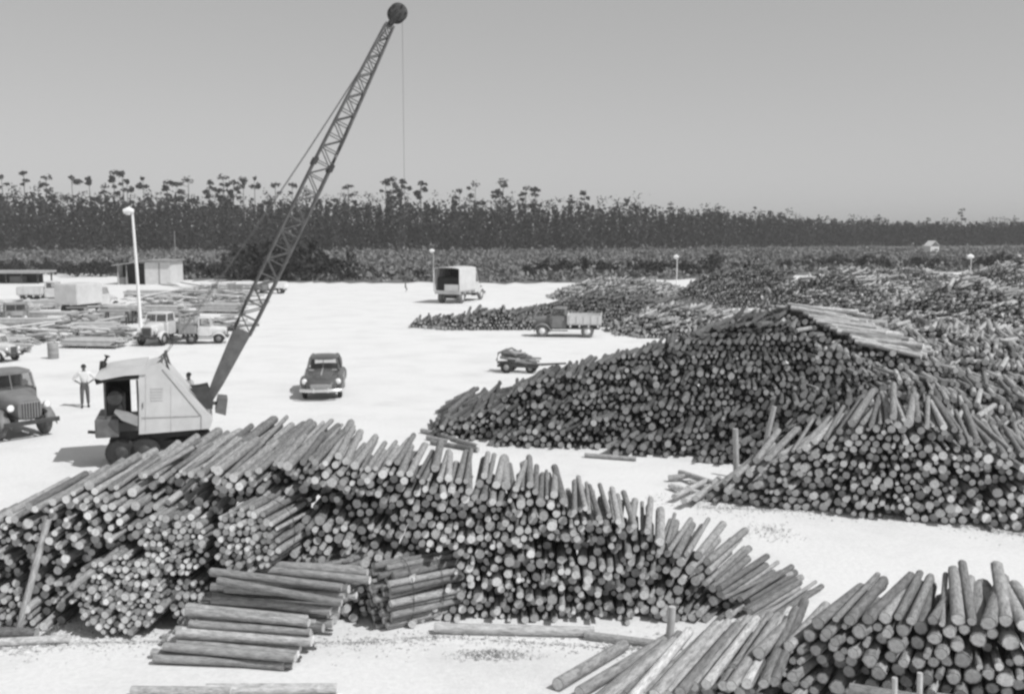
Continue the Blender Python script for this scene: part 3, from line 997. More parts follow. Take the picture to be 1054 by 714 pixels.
add_mound(780, 960, 335, 279, 8.0, 'pale heap of logs right of the high round heap', 30, True, 6)
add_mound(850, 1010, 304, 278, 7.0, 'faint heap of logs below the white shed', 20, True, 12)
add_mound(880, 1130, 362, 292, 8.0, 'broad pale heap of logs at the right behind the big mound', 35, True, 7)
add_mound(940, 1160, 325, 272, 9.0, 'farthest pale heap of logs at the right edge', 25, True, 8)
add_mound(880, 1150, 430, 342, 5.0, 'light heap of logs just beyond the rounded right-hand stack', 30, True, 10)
# smooth pale strip of logs lying on their sides down the big mound
Ls = Logs()
for i in range(230):
    t = RND.random(); s = RND.uniform(-1, 1)
    px, py = 812 + 112 * t + s * 4, 308 + 62 * t
    Y = 39.8 - 4.2 * t + s * 0.9
    p = PV(px, py + RND.uniform(-3, 3), Y)
    yw = R(RND.gauss(118, 7))
    p.z = float(H2(p.x, p.y)) + 0.12 + RND.uniform(0, 0.12)
    Ls.add(np.array([p.x - math.sin(yw), p.y - math.cos(yw), p.z]), np.array([math.sin(yw), math.cos(yw), -0.12 + RND.gauss(0, 0.04)]), 0.09 * RND.uniform(0.8, 1.2), 2.2)
tag(Ls.stuff('log_strip', (M['bark_pale'], M['end']), 7), 'pale strip of logs lying lengthwise down the right side of the big mound', 'log strip')
# loose logs by the mounds
for i, (a, b, c, d) in enumerate([(434, 443, 470, 451), (444, 455, 484, 461), (452, 447, 492, 459), (470, 459, 492, 463), (440, 450, 462, 455)]):
    gl(a, b, c, d, 0.085, '%s loose log from the front on the sand at the tip of the big mound' % nth({0: 5, 4: 4, 1: 2, 2: 3, 3: 1}[i]), i, group='loose logs at the tip of the big mound')
gl(602, 468, 655, 472, 0.08, 'log laid along the front foot of the big dark mound', 0, meshes=ULP)
for i, (a, b, c, d) in enumerate([(690, 500, 722, 508), (694, 511, 728, 494), (704, 515, 735, 502), (712, 497, 742, 506), (700, 486, 735, 497), (716, 513, 740, 492), (688, 492, 712, 489)]):
    gl(a, b, c, d, 0.085, 'pale loose log, %s to be counted from the front, tumbled beside the right-hand stack' % nth({5: 1, 2: 2, 1: 3, 0: 4, 3: 5, 6: 6, 4: 7}[i]), i, z0=0.1 + 0.08 * (i % 3), z1=0.1 + 0.08 * ((i + 1) % 3), group='tumbled logs by the right-hand stack', meshes=ULP)
# bark litter on the sand
def litter(px, py, w, d, n, label):
    g = G(px, py)
    u = RNG.normal(0, 1, (n, 2))
    C = np.stack([g.x + u[:, 0] * w, g.y + u[:, 1] * d, 0.010 + 0.09 * np.exp(-(u ** 2).sum(1)) * RNG.uniform(0, 1, n)], 1)
    V = leafquads(C, np.full(n, 0.035)); V[:, 2] = np.maximum(V[:, 2], 0.006)
    tag(link('bark_litter', raw_mesh('bark_litter', V, np.arange(len(V)).reshape(-1, 4), [M['litter']])), label, 'bark litter', kind='stuff')
litter(508, 674, 0.30, 0.10, 700, 'small scatter of bark on the white sand before the long stack')
litter(795, 548, 0.30, 0.42, 220, 'thin dark smear of bark on the bare sand at the right')
def strip(pts, n, w, label):
    g = [G(*p) for p in pts]
    t = RNG.uniform(0, len(g) - 1.001, n); k = t.astype(int); f = (t - k)[:, None]
    gg = np.array([[q.x, q.y] for q in g])
    C2 = gg[k] * (1 - f) + gg[k + 1] * f + RNG.normal(0, w, (n, 2)) * RNG.uniform(0, 1, (n, 1)) ** 2
    V = leafquads(np.concatenate([C2, np.full((n, 1), 0.012)], 1), np.full(n, 0.04)); V[:, 2] = np.clip(V[:, 2], 0.006, 0.03)
    tag(link('bark_litter', raw_mesh('bark_litter', V, np.arange(len(V)).reshape(-1, 4), [M['litter']])), label, 'bark litter', kind='stuff')
strip([(0, 668), (70, 662), (170, 660), (360, 662), (450, 655), (640, 668), (700, 662)], 2600, 0.45, 'thin bark scraps along the foot of the long stack')
strip([(720, 522), (820, 526), (930, 532), (1060, 552)], 1500, 0.5, 'thin bark scraps along the foot of the rounded right-hand stack')
litter(60, 645, 0.5, 0.3, 260, 'bark scraps at the foot of the leaning pole')
litter(720, 515, 0.7, 0.4, 260, 'bark scraps round the tumbled logs')

# ------------------------------------------------------------------ crane
def build_crane():
    YF, TH = 30.3, R(17)
    b0 = PV(150, 455, YF)
    base = (b0.x, YF, 0)
    ux, uy = math.cos(TH), math.sin(TH)
    t = thing('crane', 'old excavator crane with a pale sloping house and long lattice boom', 'crane', base, TH)
    def P2(px, py, dep=0.0):            # local (x, z) on the vertical plane at depth dep behind the house side
        d = ray(px, py)
        ox, oy = base[0] - uy * dep, base[1] + ux * dep
        den = d.x * uy - d.y * ux
        k = (ox * uy - oy * ux) / den
        X, Y = d.x * k, d.y * k
        return ((X - ox) * ux + (Y - oy) * uy, CAMH + d.z * k)
    W_ = 1.95
    # house side and slope
    side = [P2(*q) for q in [(143, 385), (150, 378), (164, 374), (173, 381), (219, 432), (216, 441), (143, 447)]]
    h = MB(); h.prism(side, 0.0, W_)
    house = h.build('house', M['house'], t)
    # panel seams on the side and front lip
    m = MB()
    a, b = P2(146, 430), P2(205, 428)
    m.tube([(a[0], -0.012, a[1]), (b[0], -0.012, b[1])], 0.012, 5)
    a, b = P2(167, 380), P2(207, 428)
    m.tube([(a[0], -0.012, a[1]), (b[0], -0.012, b[1])], 0.014, 5)
    a, b = P2(207, 428), P2(207, 441)
    m.tube([(a[0], -0.012, a[1]), (b[0], -0.012, b[1])], 0.012, 5)
    m.build('panel_seam', M['grey'], house)
    for (u0, v0, u1, v1) in ((150, 384, 150, 444), (176, 396, 176, 444)):
        a, b = P2(u0, v0), P2(u1, v1)
        m = MB(); m.tube([(a[0], -0.008, a[1]), (b[0], -0.008, b[1])], 0.008, 5); m.build('panel_joint', M['house'], house)
    for k in range(5):
        a, b = P2(155, 399 + 3 * k), P2(168, 399.8 + 3 * k)
        m = MB(); m.box((a[0], -0.02, a[1] - 0.035), (b[0], -0.002, a[1])); m.build('louvre', M['house'], house)
    a = P2(147, 417); m = MB(); m.tube([(a[0], -0.03, a[1] - 0.08), (a[0], -0.03, a[1] + 0.08)], 0.014, 6); m.build('handle', M['steel'], house)
    rf = MB()
    roof = [P2(*q) for q in [(97, 389), (101, 384), (110, 381), (128, 378), (150, 375.5), (150, 385), (128, 386.5), (104, 391)]]
    rf.prism(roof, -0.05, W_ + 0.05)
    rf.build('roof', M['house'], t)
    eave = MB()
    e = [P2(*q) for q in [(97, 390.5), (104, 391.5), (143, 386.5), (143, 390), (112, 392.5), (99, 396)]]
    eave.prism(e, 0.0, W_)
    eave.build('eave_beam', M['black'], t)
    # machine bay: floor, rear wall (with a gap), engine and drum
    fl = MB(); q0, q1 = P2(103, 436), P2(143, 443)
    fl.box((q0[0], 0.02, q1[1]), (q1[0], W_ - 0.02, q0[1])); fl.build('deck', M['dark'], t)
    bw_ = MB(); a, b = P2(105, 391), P2(127, 436)
    bw_.box((a[0] - 0.05, W_ - 0.06, b[1]), (b[0] + 0.12, W_, a[1])); bw_.build('rear_wall', M['black'], t)
    lw = MB(); lw.box((a[0], 0.5, b[1]), (a[0] + 0.05, W_ - 0.1, a[1])); lw.build('end_wall', M['black'], t)
    for px in (107, 141):
        ps = MB()
        a, b = P2(px, 391), P2(px, 436)
        ps.box((a[0] - 0.03, 0.02, b[1]), (a[0] + 0.03, 0.09, a[1]))
        ps.build('door_post', M['dark'], t)
    en = MB(); a, b = P2(108, 412), P2(126, 436)
    en.box((a[0], 0.5, b[1]), (b[0], 1.8, a[1]), 0.06)
    a = P2(117, 408); en.lathe_y([(0.22, 0), (0.22, 0.1), (0.12, 0.12), (0.12, 0.6), (0.22, 0.62), (0.22, 0.7)], (a[0], 0.3, a[1] - 0.1))
    en.build('engine', M['dark'], t)
    hd = MB(); a, b, c, d = P2(118, 423), P2(142, 428), P2(142, 437), P2(126, 431)
    hd.prism([a, b, c, d], -0.25, 0.35); hd.build('engine_hatch', M['grey'], t)
    cw = MB(); a, b = P2(97, 432), P2(123, 450)
    cw.box((a[0], 0.0, b[1]), (b[0], W_, a[1]), 0.05); cw.build('counterweight', M['steel'], t)
    hk = MB(); a, b = P2(89, 447), P2(98, 448); hk.tube([(a[0], 0.4, a[1]), (b[0] + 0.1, 0.4, b[1])], 0.05, 7); hk.build('tow_hook', M['black'], t)
    un = MB(); a, b = P2(122, 444.5), P2(214, 449)
    un.box((a[0], 0.25, b[1]), (b[0] - 0.3, W_ - 0.25, a[1])); un.build('turntable_frame', M['black'], t)
    tt = MB(); a = P2(160, 449)
    tt.tube([(a[0], W_ / 2, a[1] + 0.02), (a[0], W_ / 2, 0.45)], 0.65, 20); tt.build('turntable', M['black'], t)
    # carrier with wheels
    ca = MB(); a, b = P2(118, 452), P2(212, 462)
    ca.box((a[0], 0.35, 0.52), (b[0], W_ - 0.35, 0.74)); ca.build('carrier', M['black'], t)
    for px in (124, 148, 203):
        for yy in (0.12, W_ - 0.42):
            c = P2(px, 460)
            wm = MB(); wm.lathe_y([(0.2, 0), (0.40, 0.0), (0.46, 0.06), (0.46, 0.26), (0.40, 0.32), (0.2, 0.32)], (c[0], yy, 0.46), 20)
            w = wm.build('wheel', M['rubber'], t)
            rm = MB(); rm.lathe_y([(0.05, -0.02), (0.21, -0.01), (0.21, 0.33), (0.05, 0.34)], (c[0], yy, 0.46), 14); rm.build('rim', M['dark'], w)
    bk = MB(); a = P2(148, 467); bk.box((a[0] - 0.1, -0.25, 0.05), (a[0] + 0.3, 0.1, 0.28), 0.03); bk.build('wheel_chock', M['black'], t)
    # exhaust on the roof, gantry at the ridge
    ex = MB(); pts = [P2(102, 386), (P2(103.5, 377)), (P2(106, 374.5)), (P2(107.5, 370))]
    ex.tube([(x, 1.0, z) for x, z in pts], [0.09, 0.11, 0.055, 0.10], 8); ex.build('exhaust', M['black'], t)
    ga = MB(); a, b, c = P2(163, 376), P2(169, 368), P2(174, 384)
    for yy in (0.35, W_ - 0.35):
        ga.tube([(a[0] - 0.1, yy, a[1] - 0.05), (b[0], yy, b[1]), (c[0], yy, c[1] - 0.05)], 0.045, 6)
    ga.tube([(b[0], 0.3, b[1]), (b[0], W_ - 0.3, b[1])], 0.05, 6)
    ga.build('gantry', M['dark'], t)
    # boom foot brackets
    br = MB(); a = [P2(*q) for q in [(195, 403), (205, 402), (214, 400), (220, 416), (219, 424), (213, 424)]]
    for yy in (0.55, W_ - 0.67):
        br = MB(); br.prism(a, yy, yy + 0.12)
        br.build('boom_bracket', M['dark'], t)
    # front box
    fb_ = MB(); a, b = P2(223, 414), P2(234, 429)
    fb_.prism([P2(225, 413), P2(235, 414), P2(233, 431), P2(222, 428)], 0.6, 1.5)
    fb_.tube([(P2(218, 420)[0], 1.05, P2(218, 420)[1]), (P2(226, 421)[0], 1.05, P2(226, 421)[1])], 0.06, 7)
    fb_.build('front_box', M['steel'], t)
    # boom
    q = P2(215, 412, W_ / 2); foot = Vector((q[0], W_ / 2, q[1]))
    q = P2(401, 26, W_ / 2); tip = Vector((q[0], W_ / 2, q[1]))
    ax = (tip - foot).normalized(); Lb = (tip - foot).length
    nx = Vector((0, 1, 0)); ny = ax.cross(nx).normalized()
    def sect(s):                        # half size of the boom along its length
        f = s / Lb
        return float(np.interp(f, [0, 0.05, 0.20, 0.45, 0.66, 0.9, 1.0], [0.10, 0.17, 0.27, 0.29, 0.27, 0.18, 0.13]))
    def pt(s, i, j): return foot + ax * s + nx * (i * sect(s) * 1.25) + ny * (j * sect(s))
    s0 = 0.185 * Lb
    lo = MB()
    k = 10
    vs, fs = [], []
    for q in range(k + 1):
        s = s0 * q / k
        for (i, j) in ((-1, -1), (1, -1), (1, 1), (-1, 1)): vs.append(pt(s, i, j))
    for q in range(k):
        for e in range(4):
            e2 = (e + 1) % 4
            fs.append((q * 4 + e, q * 4 + e2, q * 4 + 4 + e2, q * 4 + 4 + e))
    fs += [(3, 2, 1, 0), (k * 4, k * 4 + 1, k * 4 + 2, k * 4 + 3)]
    lo.add(vs, fs); boom = lo.build('boom', M['steel'], t)
    for (i, j) in ((-1, -1), (1, -1), (1, 1), (-1, 1)):
        c = MB(); ss = np.linspace(s0 * 0.98, Lb, 14)
        c.tube([pt(float(s), i, j) for s in ss], 0.036, 6); c.build('chord', M['steel'], boom)
    lace = MB()
    s = s0; n = 0
    while s < Lb - 0.1:
        st = max(0.30, sect(s) * 1.75); s2 = min(s + st, Lb)
        for (a, b) in (((-1, -1), (-1, 1)), ((1, -1), (1, 1)), ((-1, -1), (1, -1)), ((-1, 1), (1, 1))):
            u, v = (a, b) if n % 2 == 0 else (b, a)
            lace.tube([pt(s, *u), pt(s2, *v)], 0.019, 4, cap=False)
            lace.tube([pt(s2, *a), pt(s2, *b)], 0.017, 4, cap=False)
        s = s2; n += 1
    lace.build('lacing', M['steel'], boom)
    jo = MB(); sj = 0.625 * Lb
    for (i, j) in ((-1, -1), (1, -1), (1, 1), (-1, 1)):
        jo.tube([pt(sj - 0.12, i, j), pt(sj + 0.12, i, j)], 0.075, 8)
    jo.build('boom_joint', M['dark'], boom)
    # head sheaves
    q = P2(409, 14, W_ / 2); hc = Vector((q[0], W_ / 2, q[1]))
    hd = MB()
    for yy in (-0.2, 0.13): hd.lathe_y([(0.06, 0), (0.24, 0), (0.30, 0.02), (0.27, 0.035), (0.30, 0.05), (0.24, 0.07), (0.06, 0.07)], (hc.x, hc.y + yy, hc.z), 22)
    hd.build('head_sheave', M['dark'], boom)
    ck = MB()
    for yy in (-0.27, 0.25):
        ck.tube([tip + Vector((0, yy * 0.6, 0)), hc + Vector((0, yy, 0))], [0.09, 0.12], 8)
    for a in range(6):
        q = a * math.pi / 3
        ck.tube([hc + Vector((0.24 * math.cos(q), -0.26, 0.24 * math.sin(q))), hc + Vector((0.24 * math.cos(q), 0.26, 0.24 * math.sin(q)))], 0.03, 5)
    ck.tube([hc + Vector((0, -0.3, 0)), hc + Vector((0, 0.3, 0))], 0.07, 8)
    ck.build('sheave_frame', M['dark'], boom)
    gx, gz = P2(169, 368)
    pd = MB()
    for yy in (0.45, W_ - 0.45):
        A = Vector((gx, yy, gz)); B = tip + Vector((-0.1, (yy - W_ / 2) * 0.35, -0.1))
        pts = [A.lerp(B, f) - Vector((0, 0, 0.9 * f * (1 - f))) for f in np.linspace(0, 1, 9)]
        pd.tube(pts, 0.010, 4, cap=False)
    pd.build('boom_cable', M['steel'], t)
    ln = MB(); lx = P2(414, 14, W_ / 2)[0]
    ln.tube([(lx, W_ / 2, hc.z), (lx, W_ / 2, 5.4)], 0.0055, 4); ln.build('hoist_line', M['steel'], t)
    hb = MB(); hb.tube([(lx, W_ / 2, 5.4), (lx, W_ / 2, 5.28), (lx + 0.05, W_ / 2, 5.2), (lx, W_ / 2, 5.13)], [0.02, 0.03, 0.02, 0.015], 6); hb.build('hook', M['steel'], t)
build_crane()

# ------------------------------------------------------------------ vehicles (forward is +x)
def wheel(parent, x, y, r, w, tyre=None, hub=None, disc=0.62):
    s = MB(); s.lathe_y([(r * 0.5, -w / 2), (r * 0.86, -w / 2), (r, -w * 0.28), (r, w * 0.28), (r * 0.86, w / 2), (r * 0.5, w / 2)], (x, y, r), 20)
    o = s.build('wheel', tyre or M['rubber'], parent)
    h = MB(); h.lathe_y([(r * 0.12, -w / 2 - 0.03), (r * 0.2, -w / 2 - 0.02), (r * disc, -w / 2 + 0.01), (r * disc, w / 2 - 0.01), (r * 0.2, w / 2 + 0.02), (r * 0.12, w / 2 + 0.03)], (x, y, r), 16)
    h.build('rim', hub or M['grey'], o)
    return o
def fender(parent, x, y, r, w, mat, sag=0.25):
    s = MB(); n = 9
    vs, fs = [], []
    for i in range(n + 1):
        a = math.pi * (0.02 + 0.96 * i / n)
        rr = r * 1.18
        px, pz = x + rr * math.cos(a) * 1.12, r + rr * math.sin(a)
        for (dy, dz) in ((-w / 2, -0.10), (-w / 2 + 0.05, 0.0), (0, 0.03), (w / 2 - 0.05, 0.0), (w / 2, -0.10)):
            vs.append((px, y + dy, pz + dz))
    for i in range(n):
        for k in range(4):
            fs.append((i * 5 + k, i * 5 + k + 1, i * 5 + 6 + k, i * 5 + 5 + k))
    s.add(vs, fs, True)
    o = s.build('fender', mat, parent)
    o.modifiers.new('thick', 'SOLIDIFY').thickness = 0.03
    return o

def truck(name, label, loc, rz, body='flatbed', paint='grey', bodymat='wood', Lb=3.0, tyre=None, hub=None, s=1.0, group=None, cat='truck', cabh=2.0, cover=None, wide=2.0):
    """old bonneted truck; origin under the middle, forward +x"""
    t = thing(name, label, cat, loc, rz, group)
    t.scale = (s, s, s)
    P = M[paint]
    tot = Lb + 2.75
    xf = tot / 2                        # nose
    r = 0.42
    fr = MB()
    for y in (-0.4, 0.4): fr.box((-tot / 2 + 0.1, y - 0.05, 0.52), (xf - 0.15, y + 0.05, 0.68))
    for x in (-tot / 2 + 0.2, -tot / 4, 0.2): fr.box((x, -0.35, 0.54), (x + 0.08, 0.35, 0.66))
    fr.tube([(xf - 0.75, -0.75, r), (xf - 0.75, 0.75, r)], 0.06, 7)
    fr.tube([(-tot / 2 + 0.9, -0.75, r), (-tot / 2 + 0.9, 0.75, r)], 0.09, 7)
    fr.build('chassis', M['dark'], t)
    hd = MB(); hd.loft([(xf - 0.12, 0.36, 0.62, 1.22, 4), (xf - 0.3, 0.40, 0.6, 1.30, 4), (xf - 0.9, 0.48, 0.6, 1.38, 4), (xf - 1.35, 0.58, 0.6, 1.42, 4)], 20); hd.build('bonnet', P, t)
    gr = MB(); gr.box((xf - 0.13, -0.30, 0.66), (xf - 0.08, 0.30, 1.16), 0.02)
    g = gr.build('grille', M['midgrey'] if paint != 'midgrey' else M['grey'], t)
    for k in range(7):
        q = MB(); q.box((xf - 0.08, -0.27 + k * 0.085, 0.68), (xf - 0.055, -0.235 + k * 0.085, 1.14)); q.build('grille_bar', M['dark'], g)
    cx0, cx1 = xf - 2.35, xf - 1.3
    # cab: lower body, roof, posts, panes
    cb = MB(); cb.loft([(cx1 + 0.05, 0.74, 0.6, 1.40, 6), (cx1 - 0.1, 0.80, 0.55, 1.44, 6), (cx0 + 0.05, 0.82, 0.55, 1.46, 6), (cx0, 0.80, 0.57, 1.44, 6)], 24)
    cab = cb.build('cab', P, t)
    rfz = cabh
    ro = MB(); ro.loft([(cx1 - 0.10, 0.62, rfz - 0.13, rfz - 0.04, 3), (cx1 - 0.25, 0.72, rfz - 0.15, rfz + 0.02, 3), (cx0 + 0.15, 0.74, rfz - 0.15, rfz + 0.03, 3), (cx0, 0.68, rfz - 0.15, rfz - 0.02, 3)], 24); ro.build('roof', P, cab)
    pil = []
    for y in (-0.70, 0.70):
        pil.append(([(cx1 + 0.0, y * 1.02, 1.4), (cx1 - 0.15, y * 0.95, rfz - 0.1)], 0.045))
        pil.append(([(cx0 + 0.08, y * 1.06, 1.42), (cx0 + 0.1, y, rfz - 0.1)], 0.07))
    pil.append(([(cx1 + 0.02, 0, 1.4), (cx1 - 0.13, 0, rfz - 0.1)], 0.025))
    for pts, rr in pil:
        po = MB(); po.tube(pts, rr, 6); po.build('pillar', P, cab)
    bk = MB(); bk.box((cx0 + 0.04, -0.66, 1.42), (cx0 + 0.08, 0.66, rfz - 0.12)); bk.build('rear_panel', P, cab)
    for sg in (-1, 1):
        wsd = MB(); wsd.add([(cx1 - 0.01, sg * 0.03, 1.42), (cx1 - 0.01, sg * 0.69, 1.42), (cx1 - 0.14, sg * 0.64, rfz - 0.12), (cx1 - 0.14, sg * 0.03, rfz - 0.12)], [(0, 1, 2, 3)])
        wsd.build('windscreen', M['glass'], cab)
        dr = MB(); dr.box((cx0 + 0.12, sg * 0.815, 0.66), (cx1 - 0.12, sg * 0.835, 1.41), 0.008); d = dr.build('door', P, t)
        hn = MB(); hn.box((cx0 + 0.16, sg * 0.835, 1.2), (cx0 + 0.28, sg * 0.86, 1.23)); hn.build('handle', M['chrome'], d)
        sw = MB(); sw.add([(cx0 + 0.15, sg * 0.755, 1.44), (cx1 - 0.06, sg * 0.735, 1.44), (cx1 - 0.18, sg * 0.69, rfz - 0.13), (cx0 + 0.15, sg * 0.71, rfz - 0.13)], [(0, 1, 2, 3)])
        sw.build('side_window', M['glass'], d)
        rb = MB(); rb.box((cx0 - 0.1, sg * 0.62, 0.42), (xf - 1.25, sg * 0.86, 0.47)); rb.build('running_board', M['dark'], t)
        fender(t, xf - 0.75, sg * 0.70, r, 0.34, P)
        hl = MB(); hl.tube([(xf - 0.32, sg * 0.56, 1.02), (xf - 0.16, sg * 0.56, 1.02)], [0.07, 0.115], 14); h_ = hl.build('headlight', P, t)
        ln = MB(); ln.tube([(xf - 0.16, sg * 0.56, 1.02), (xf - 0.13, sg * 0.56, 1.02)], [0.11, 0.08], 14); ln.build('lens', M['lamp'], h_)
        wheel(t, xf - 0.75, sg * 0.70, r, 0.22, tyre, hub)
        wheel(t, -tot / 2 + 0.9, sg * 0.74, r, 0.36, tyre, hub)
    bp = MB(); bp.box((xf - 0.05, -0.85, 0.48), (xf + 0.02, 0.85, 0.62), 0.02)
    for y in (-0.4, 0.4): bp.box((xf - 0.2, y - 0.04, 0.52), (xf - 0.05, y + 0.04, 0.6))
    bp.build('bumper', M['dark'], t)
    bx0, bx1 = -tot / 2, cx0 - 0.08
    hw = wide / 2
    B = M[bodymat]
    if body in ('flatbed', 'stake', 'canopy', 'dump'):
        fl = MB()
        for k in range(8):
            y0 = -hw + k * wide / 8
            fl.box((bx0, y0 + 0.008, 0.86), (bx1, y0 + wide / 8 - 0.008, 0.93 + 0.004 * (k % 2)))
        for x in np.linspace(bx0 + 0.2, bx1 - 0.2, 4): fl.box((x - 0.05, -hw, 0.68), (x + 0.05, hw, 0.855))
        fl.build('bed', B, t)
    if body == 'dump':
        for sg in (-1, 1):
            sd = MB(); sd.box((bx0, sg * hw - 0.03, 0.94), (bx1, sg * hw + 0.03, 1.5)); sp = sd.build('side_board', B, t)
            for x in np.linspace(bx0 + 0.15, bx1 - 0.15, 5):
                rb = MB(); rb.box((x - 0.03, sg * (hw + 0.03), 0.95), (x + 0.03, sg * (hw + 0.07), 1.48)); rb.build('rib', B, sp)
        for x in (bx0, bx1):
            sd = MB(); sd.box((x - 0.03, -hw + 0.035, 0.94), (x + 0.03, hw - 0.035, 1.55)); sd.build('end_board', B, t)
    if body == 'stake':
        for sg in (-1, 1):
            for x in np.linspace(bx0 + 0.1, bx1 - 0.1, 5):
                sd = MB(); sd.box((x - 0.035, sg * hw - 0.03, 0.94), (x + 0.035, sg * hw + 0.03, 1.75)); sd.build('stake', B, t)
            for z in (1.1, 1.38, 1.64):
                sd = MB(); sd.box((bx0, sg * (hw - 0.06) - 0.02, z), (bx1, sg * (hw - 0.06) + 0.02, z + 0.14)); sd.build('rail', B, t)
    if body == 'canopy':
        n = 10
        Z1, ZT = 2.50, 2.62
        outer = [(-hw, 1.45), (-hw, Z1)] + [(-hw * math.cos(math.pi * k / n), Z1 + (ZT - Z1) * math.sin(math.pi * k / n)) for k in range(1, n)] + [(hw, Z1), (hw, 1.45)]
        vs = [(bx0, y, z) for y, z in outer] + [(bx1, y, z) for y, z in outer]
        m_ = len(outer)
        cv = MB(); cv.add(vs, [(i, i + 1, i + 1 + m_, i + m_) for i in range(m_ - 1)], False)
        fw = MB(); fw.add([(bx1 - 0.04, y * 0.98, z - 0.02) for y, z in outer] + [(bx1 - 0.34, y * 0.98, z - 0.02) for y, z in outer], [tuple(range(m_)), tuple(range(2 * m_ - 1, m_ - 1, -1))] + [(i, i + 1, i + 1 + m_, i + m_) for i in range(m_ - 1)]); fw.build('shade_panel', M['black'], t)  # black slab added so the canopy's inside reads as deep shade
        ld = MB(); ld.box((bx0 + 0.5, -hw + 0.08, 0.95), (bx1 - 0.4, hw - 0.08, 1.9), 0.1); ld.build('shade_block', M['black'], t)  # black block added to fill the open back with painted shade
        o = cv.build('canopy', M['canvas'], t); o.modifiers.new('thick', 'SOLIDIFY').thickness = 0.03
        for sg in (-1, 1):
            sd = MB(); sd.box((bx0, sg * hw - 0.03, 0.94), (bx1, sg * hw + 0.03, 1.46)); sd.build('side_board', M['pale'], t)
        for x in np.linspace(bx0 + 0.1, bx1 - 0.1, 4):
            hp = MB(); hp.tube([(x, y * 0.97, z - 0.03) for y, z in outer], 0.025, 6); hp.build('hoop', M['dark'], t)
        tg = MB(); tg.box((bx0 - 0.03, -hw + 0.08, 0.95), (bx0 + 0.01, 0.15, 1.4)); tg.build('tailgate', M['pale'], t)
    if body == 'box':
        bo = MB(); bo.box((bx0, -hw, 0.8), (bx1, hw, 2.35), 0.06); bd = bo.build('box_body', B, t)
        for y0, y1 in ((-hw + 0.06, -0.02), (0.02, hw - 0.06)):
            d = MB(); d.box((bx0 - 0.03, y0, 0.88), (bx0 + 0.002, y1, 2.24), 0.01); d.build('rear_door', B, bd)
    if cover == 'boards':
        for k in range(5):
            for j in range(7):
                b = MB(); y0 = -hw + 0.1 + j * (wide - 0.2) / 7
                b.box((bx0 - 0.2 + RND.uniform(-0.1, 0.1), y0, 0.94 + k * 0.075), (bx1 - 0.05 + RND.uniform(-0.1, 0.02), y0 + (wide - 0.25) / 7, 0.94 + k * 0.075 + 0.065))
                b.build('cargo_board', M['woodpale'], t)
    if cover == 'drum':
        d = MB(); d.lathe_y([(0.05, -0.05), (0.34, -0.03), (0.36, 0.0), (0.36, 0.5), (0.34, 0.53), (0.05, 0.55)], (bx1 - 0.35, -hw - 0.08, 0.98), 20)
        d.build('side_tank', M['white'], t)
    return t
def on(px, py): g = G(px, py); return (g.x, g.y, 0)

# truck at the left edge, nose turned toward us and to the right
truck('dump_truck', 'grey bonneted truck at the left edge, nose turned to the right', on(-6, 441), R(-40), 'dump', 'midgrey', 'grey', 2.7, hub=M['midgrey'], s=1.12, cabh=2.0, tyre=M['dustyrub'])
truck('canvas_truck', 'truck with a pale canvas canopy, open dark back toward us', on(475, 310), R(71), 'canopy', 'pale', 'pale', 3.0, hub=M['pale'], s=1.33, tyre=M['dustyrub'], cabh=2.25)
truck('flatbed_truck', 'dark truck facing left with pale side boards and white wheel hubs', on(583, 346), R(174), 'dump', 'midgrey', 'pale', 1.9, hub=M['white'], s=1.0, cabh=1.95, cover='drum', tyre=M['dustyrub'])
truck('flatbed_truck', 'truck with a white sheeted bed far off behind the crane boom', on(279, 302), R(176), 'dump', 'grey', 'white', 2.2, s=0.72, hub=M['pale'])
truck('lumber_truck', 'pale truck loaded with boards, facing us among the lumber stacks', on(172, 352), R(-98), 'stake', 'pale', 'wood', 2.6, s=1.0, cover='boards', hub=M['grey'])
truck('pickup_truck', 'pale pickup with a white roof edge standing left of the boom', on(211, 353), R(12), 'dump', 'pale', 'grey', 1.0, s=0.78, cabh=2.15, hub=M['midgrey'])
truck('box_truck', 'pale box truck seen from behind among the far lumber', on(93, 322), R(75), 'box', 'pale', 'pale', 2.6, s=1.12, hub=M['dark'])
truck('panel_truck', 'pale flat truck standing side on near the open shed', on(50, 313), R(8), 'dump', 'pale', 'pale', 1.8, s=1.1, hub=M['pale'])
truck('parked_truck', 'pale truck cut off by the left edge behind the bonneted truck', on(-8, 371), R(-20), 'stake', 'pale', 'wood', 1.8, s=0.72, hub=M['grey'])

truck('stake_truck', 'pale stake truck at the far right of the lumber, close left of the boom', on(232, 311), R(165), 'stake', 'pale', 'wood', 2.4, s=0.95, hub=M['grey'], cover='boards')
truck('work_truck', 'grey truck standing among the boards at the far left', on(16, 338), R(-60), 'stake', 'grey', 'wood', 2.2, s=0.95, hub=M['midgrey'], cover='boards')
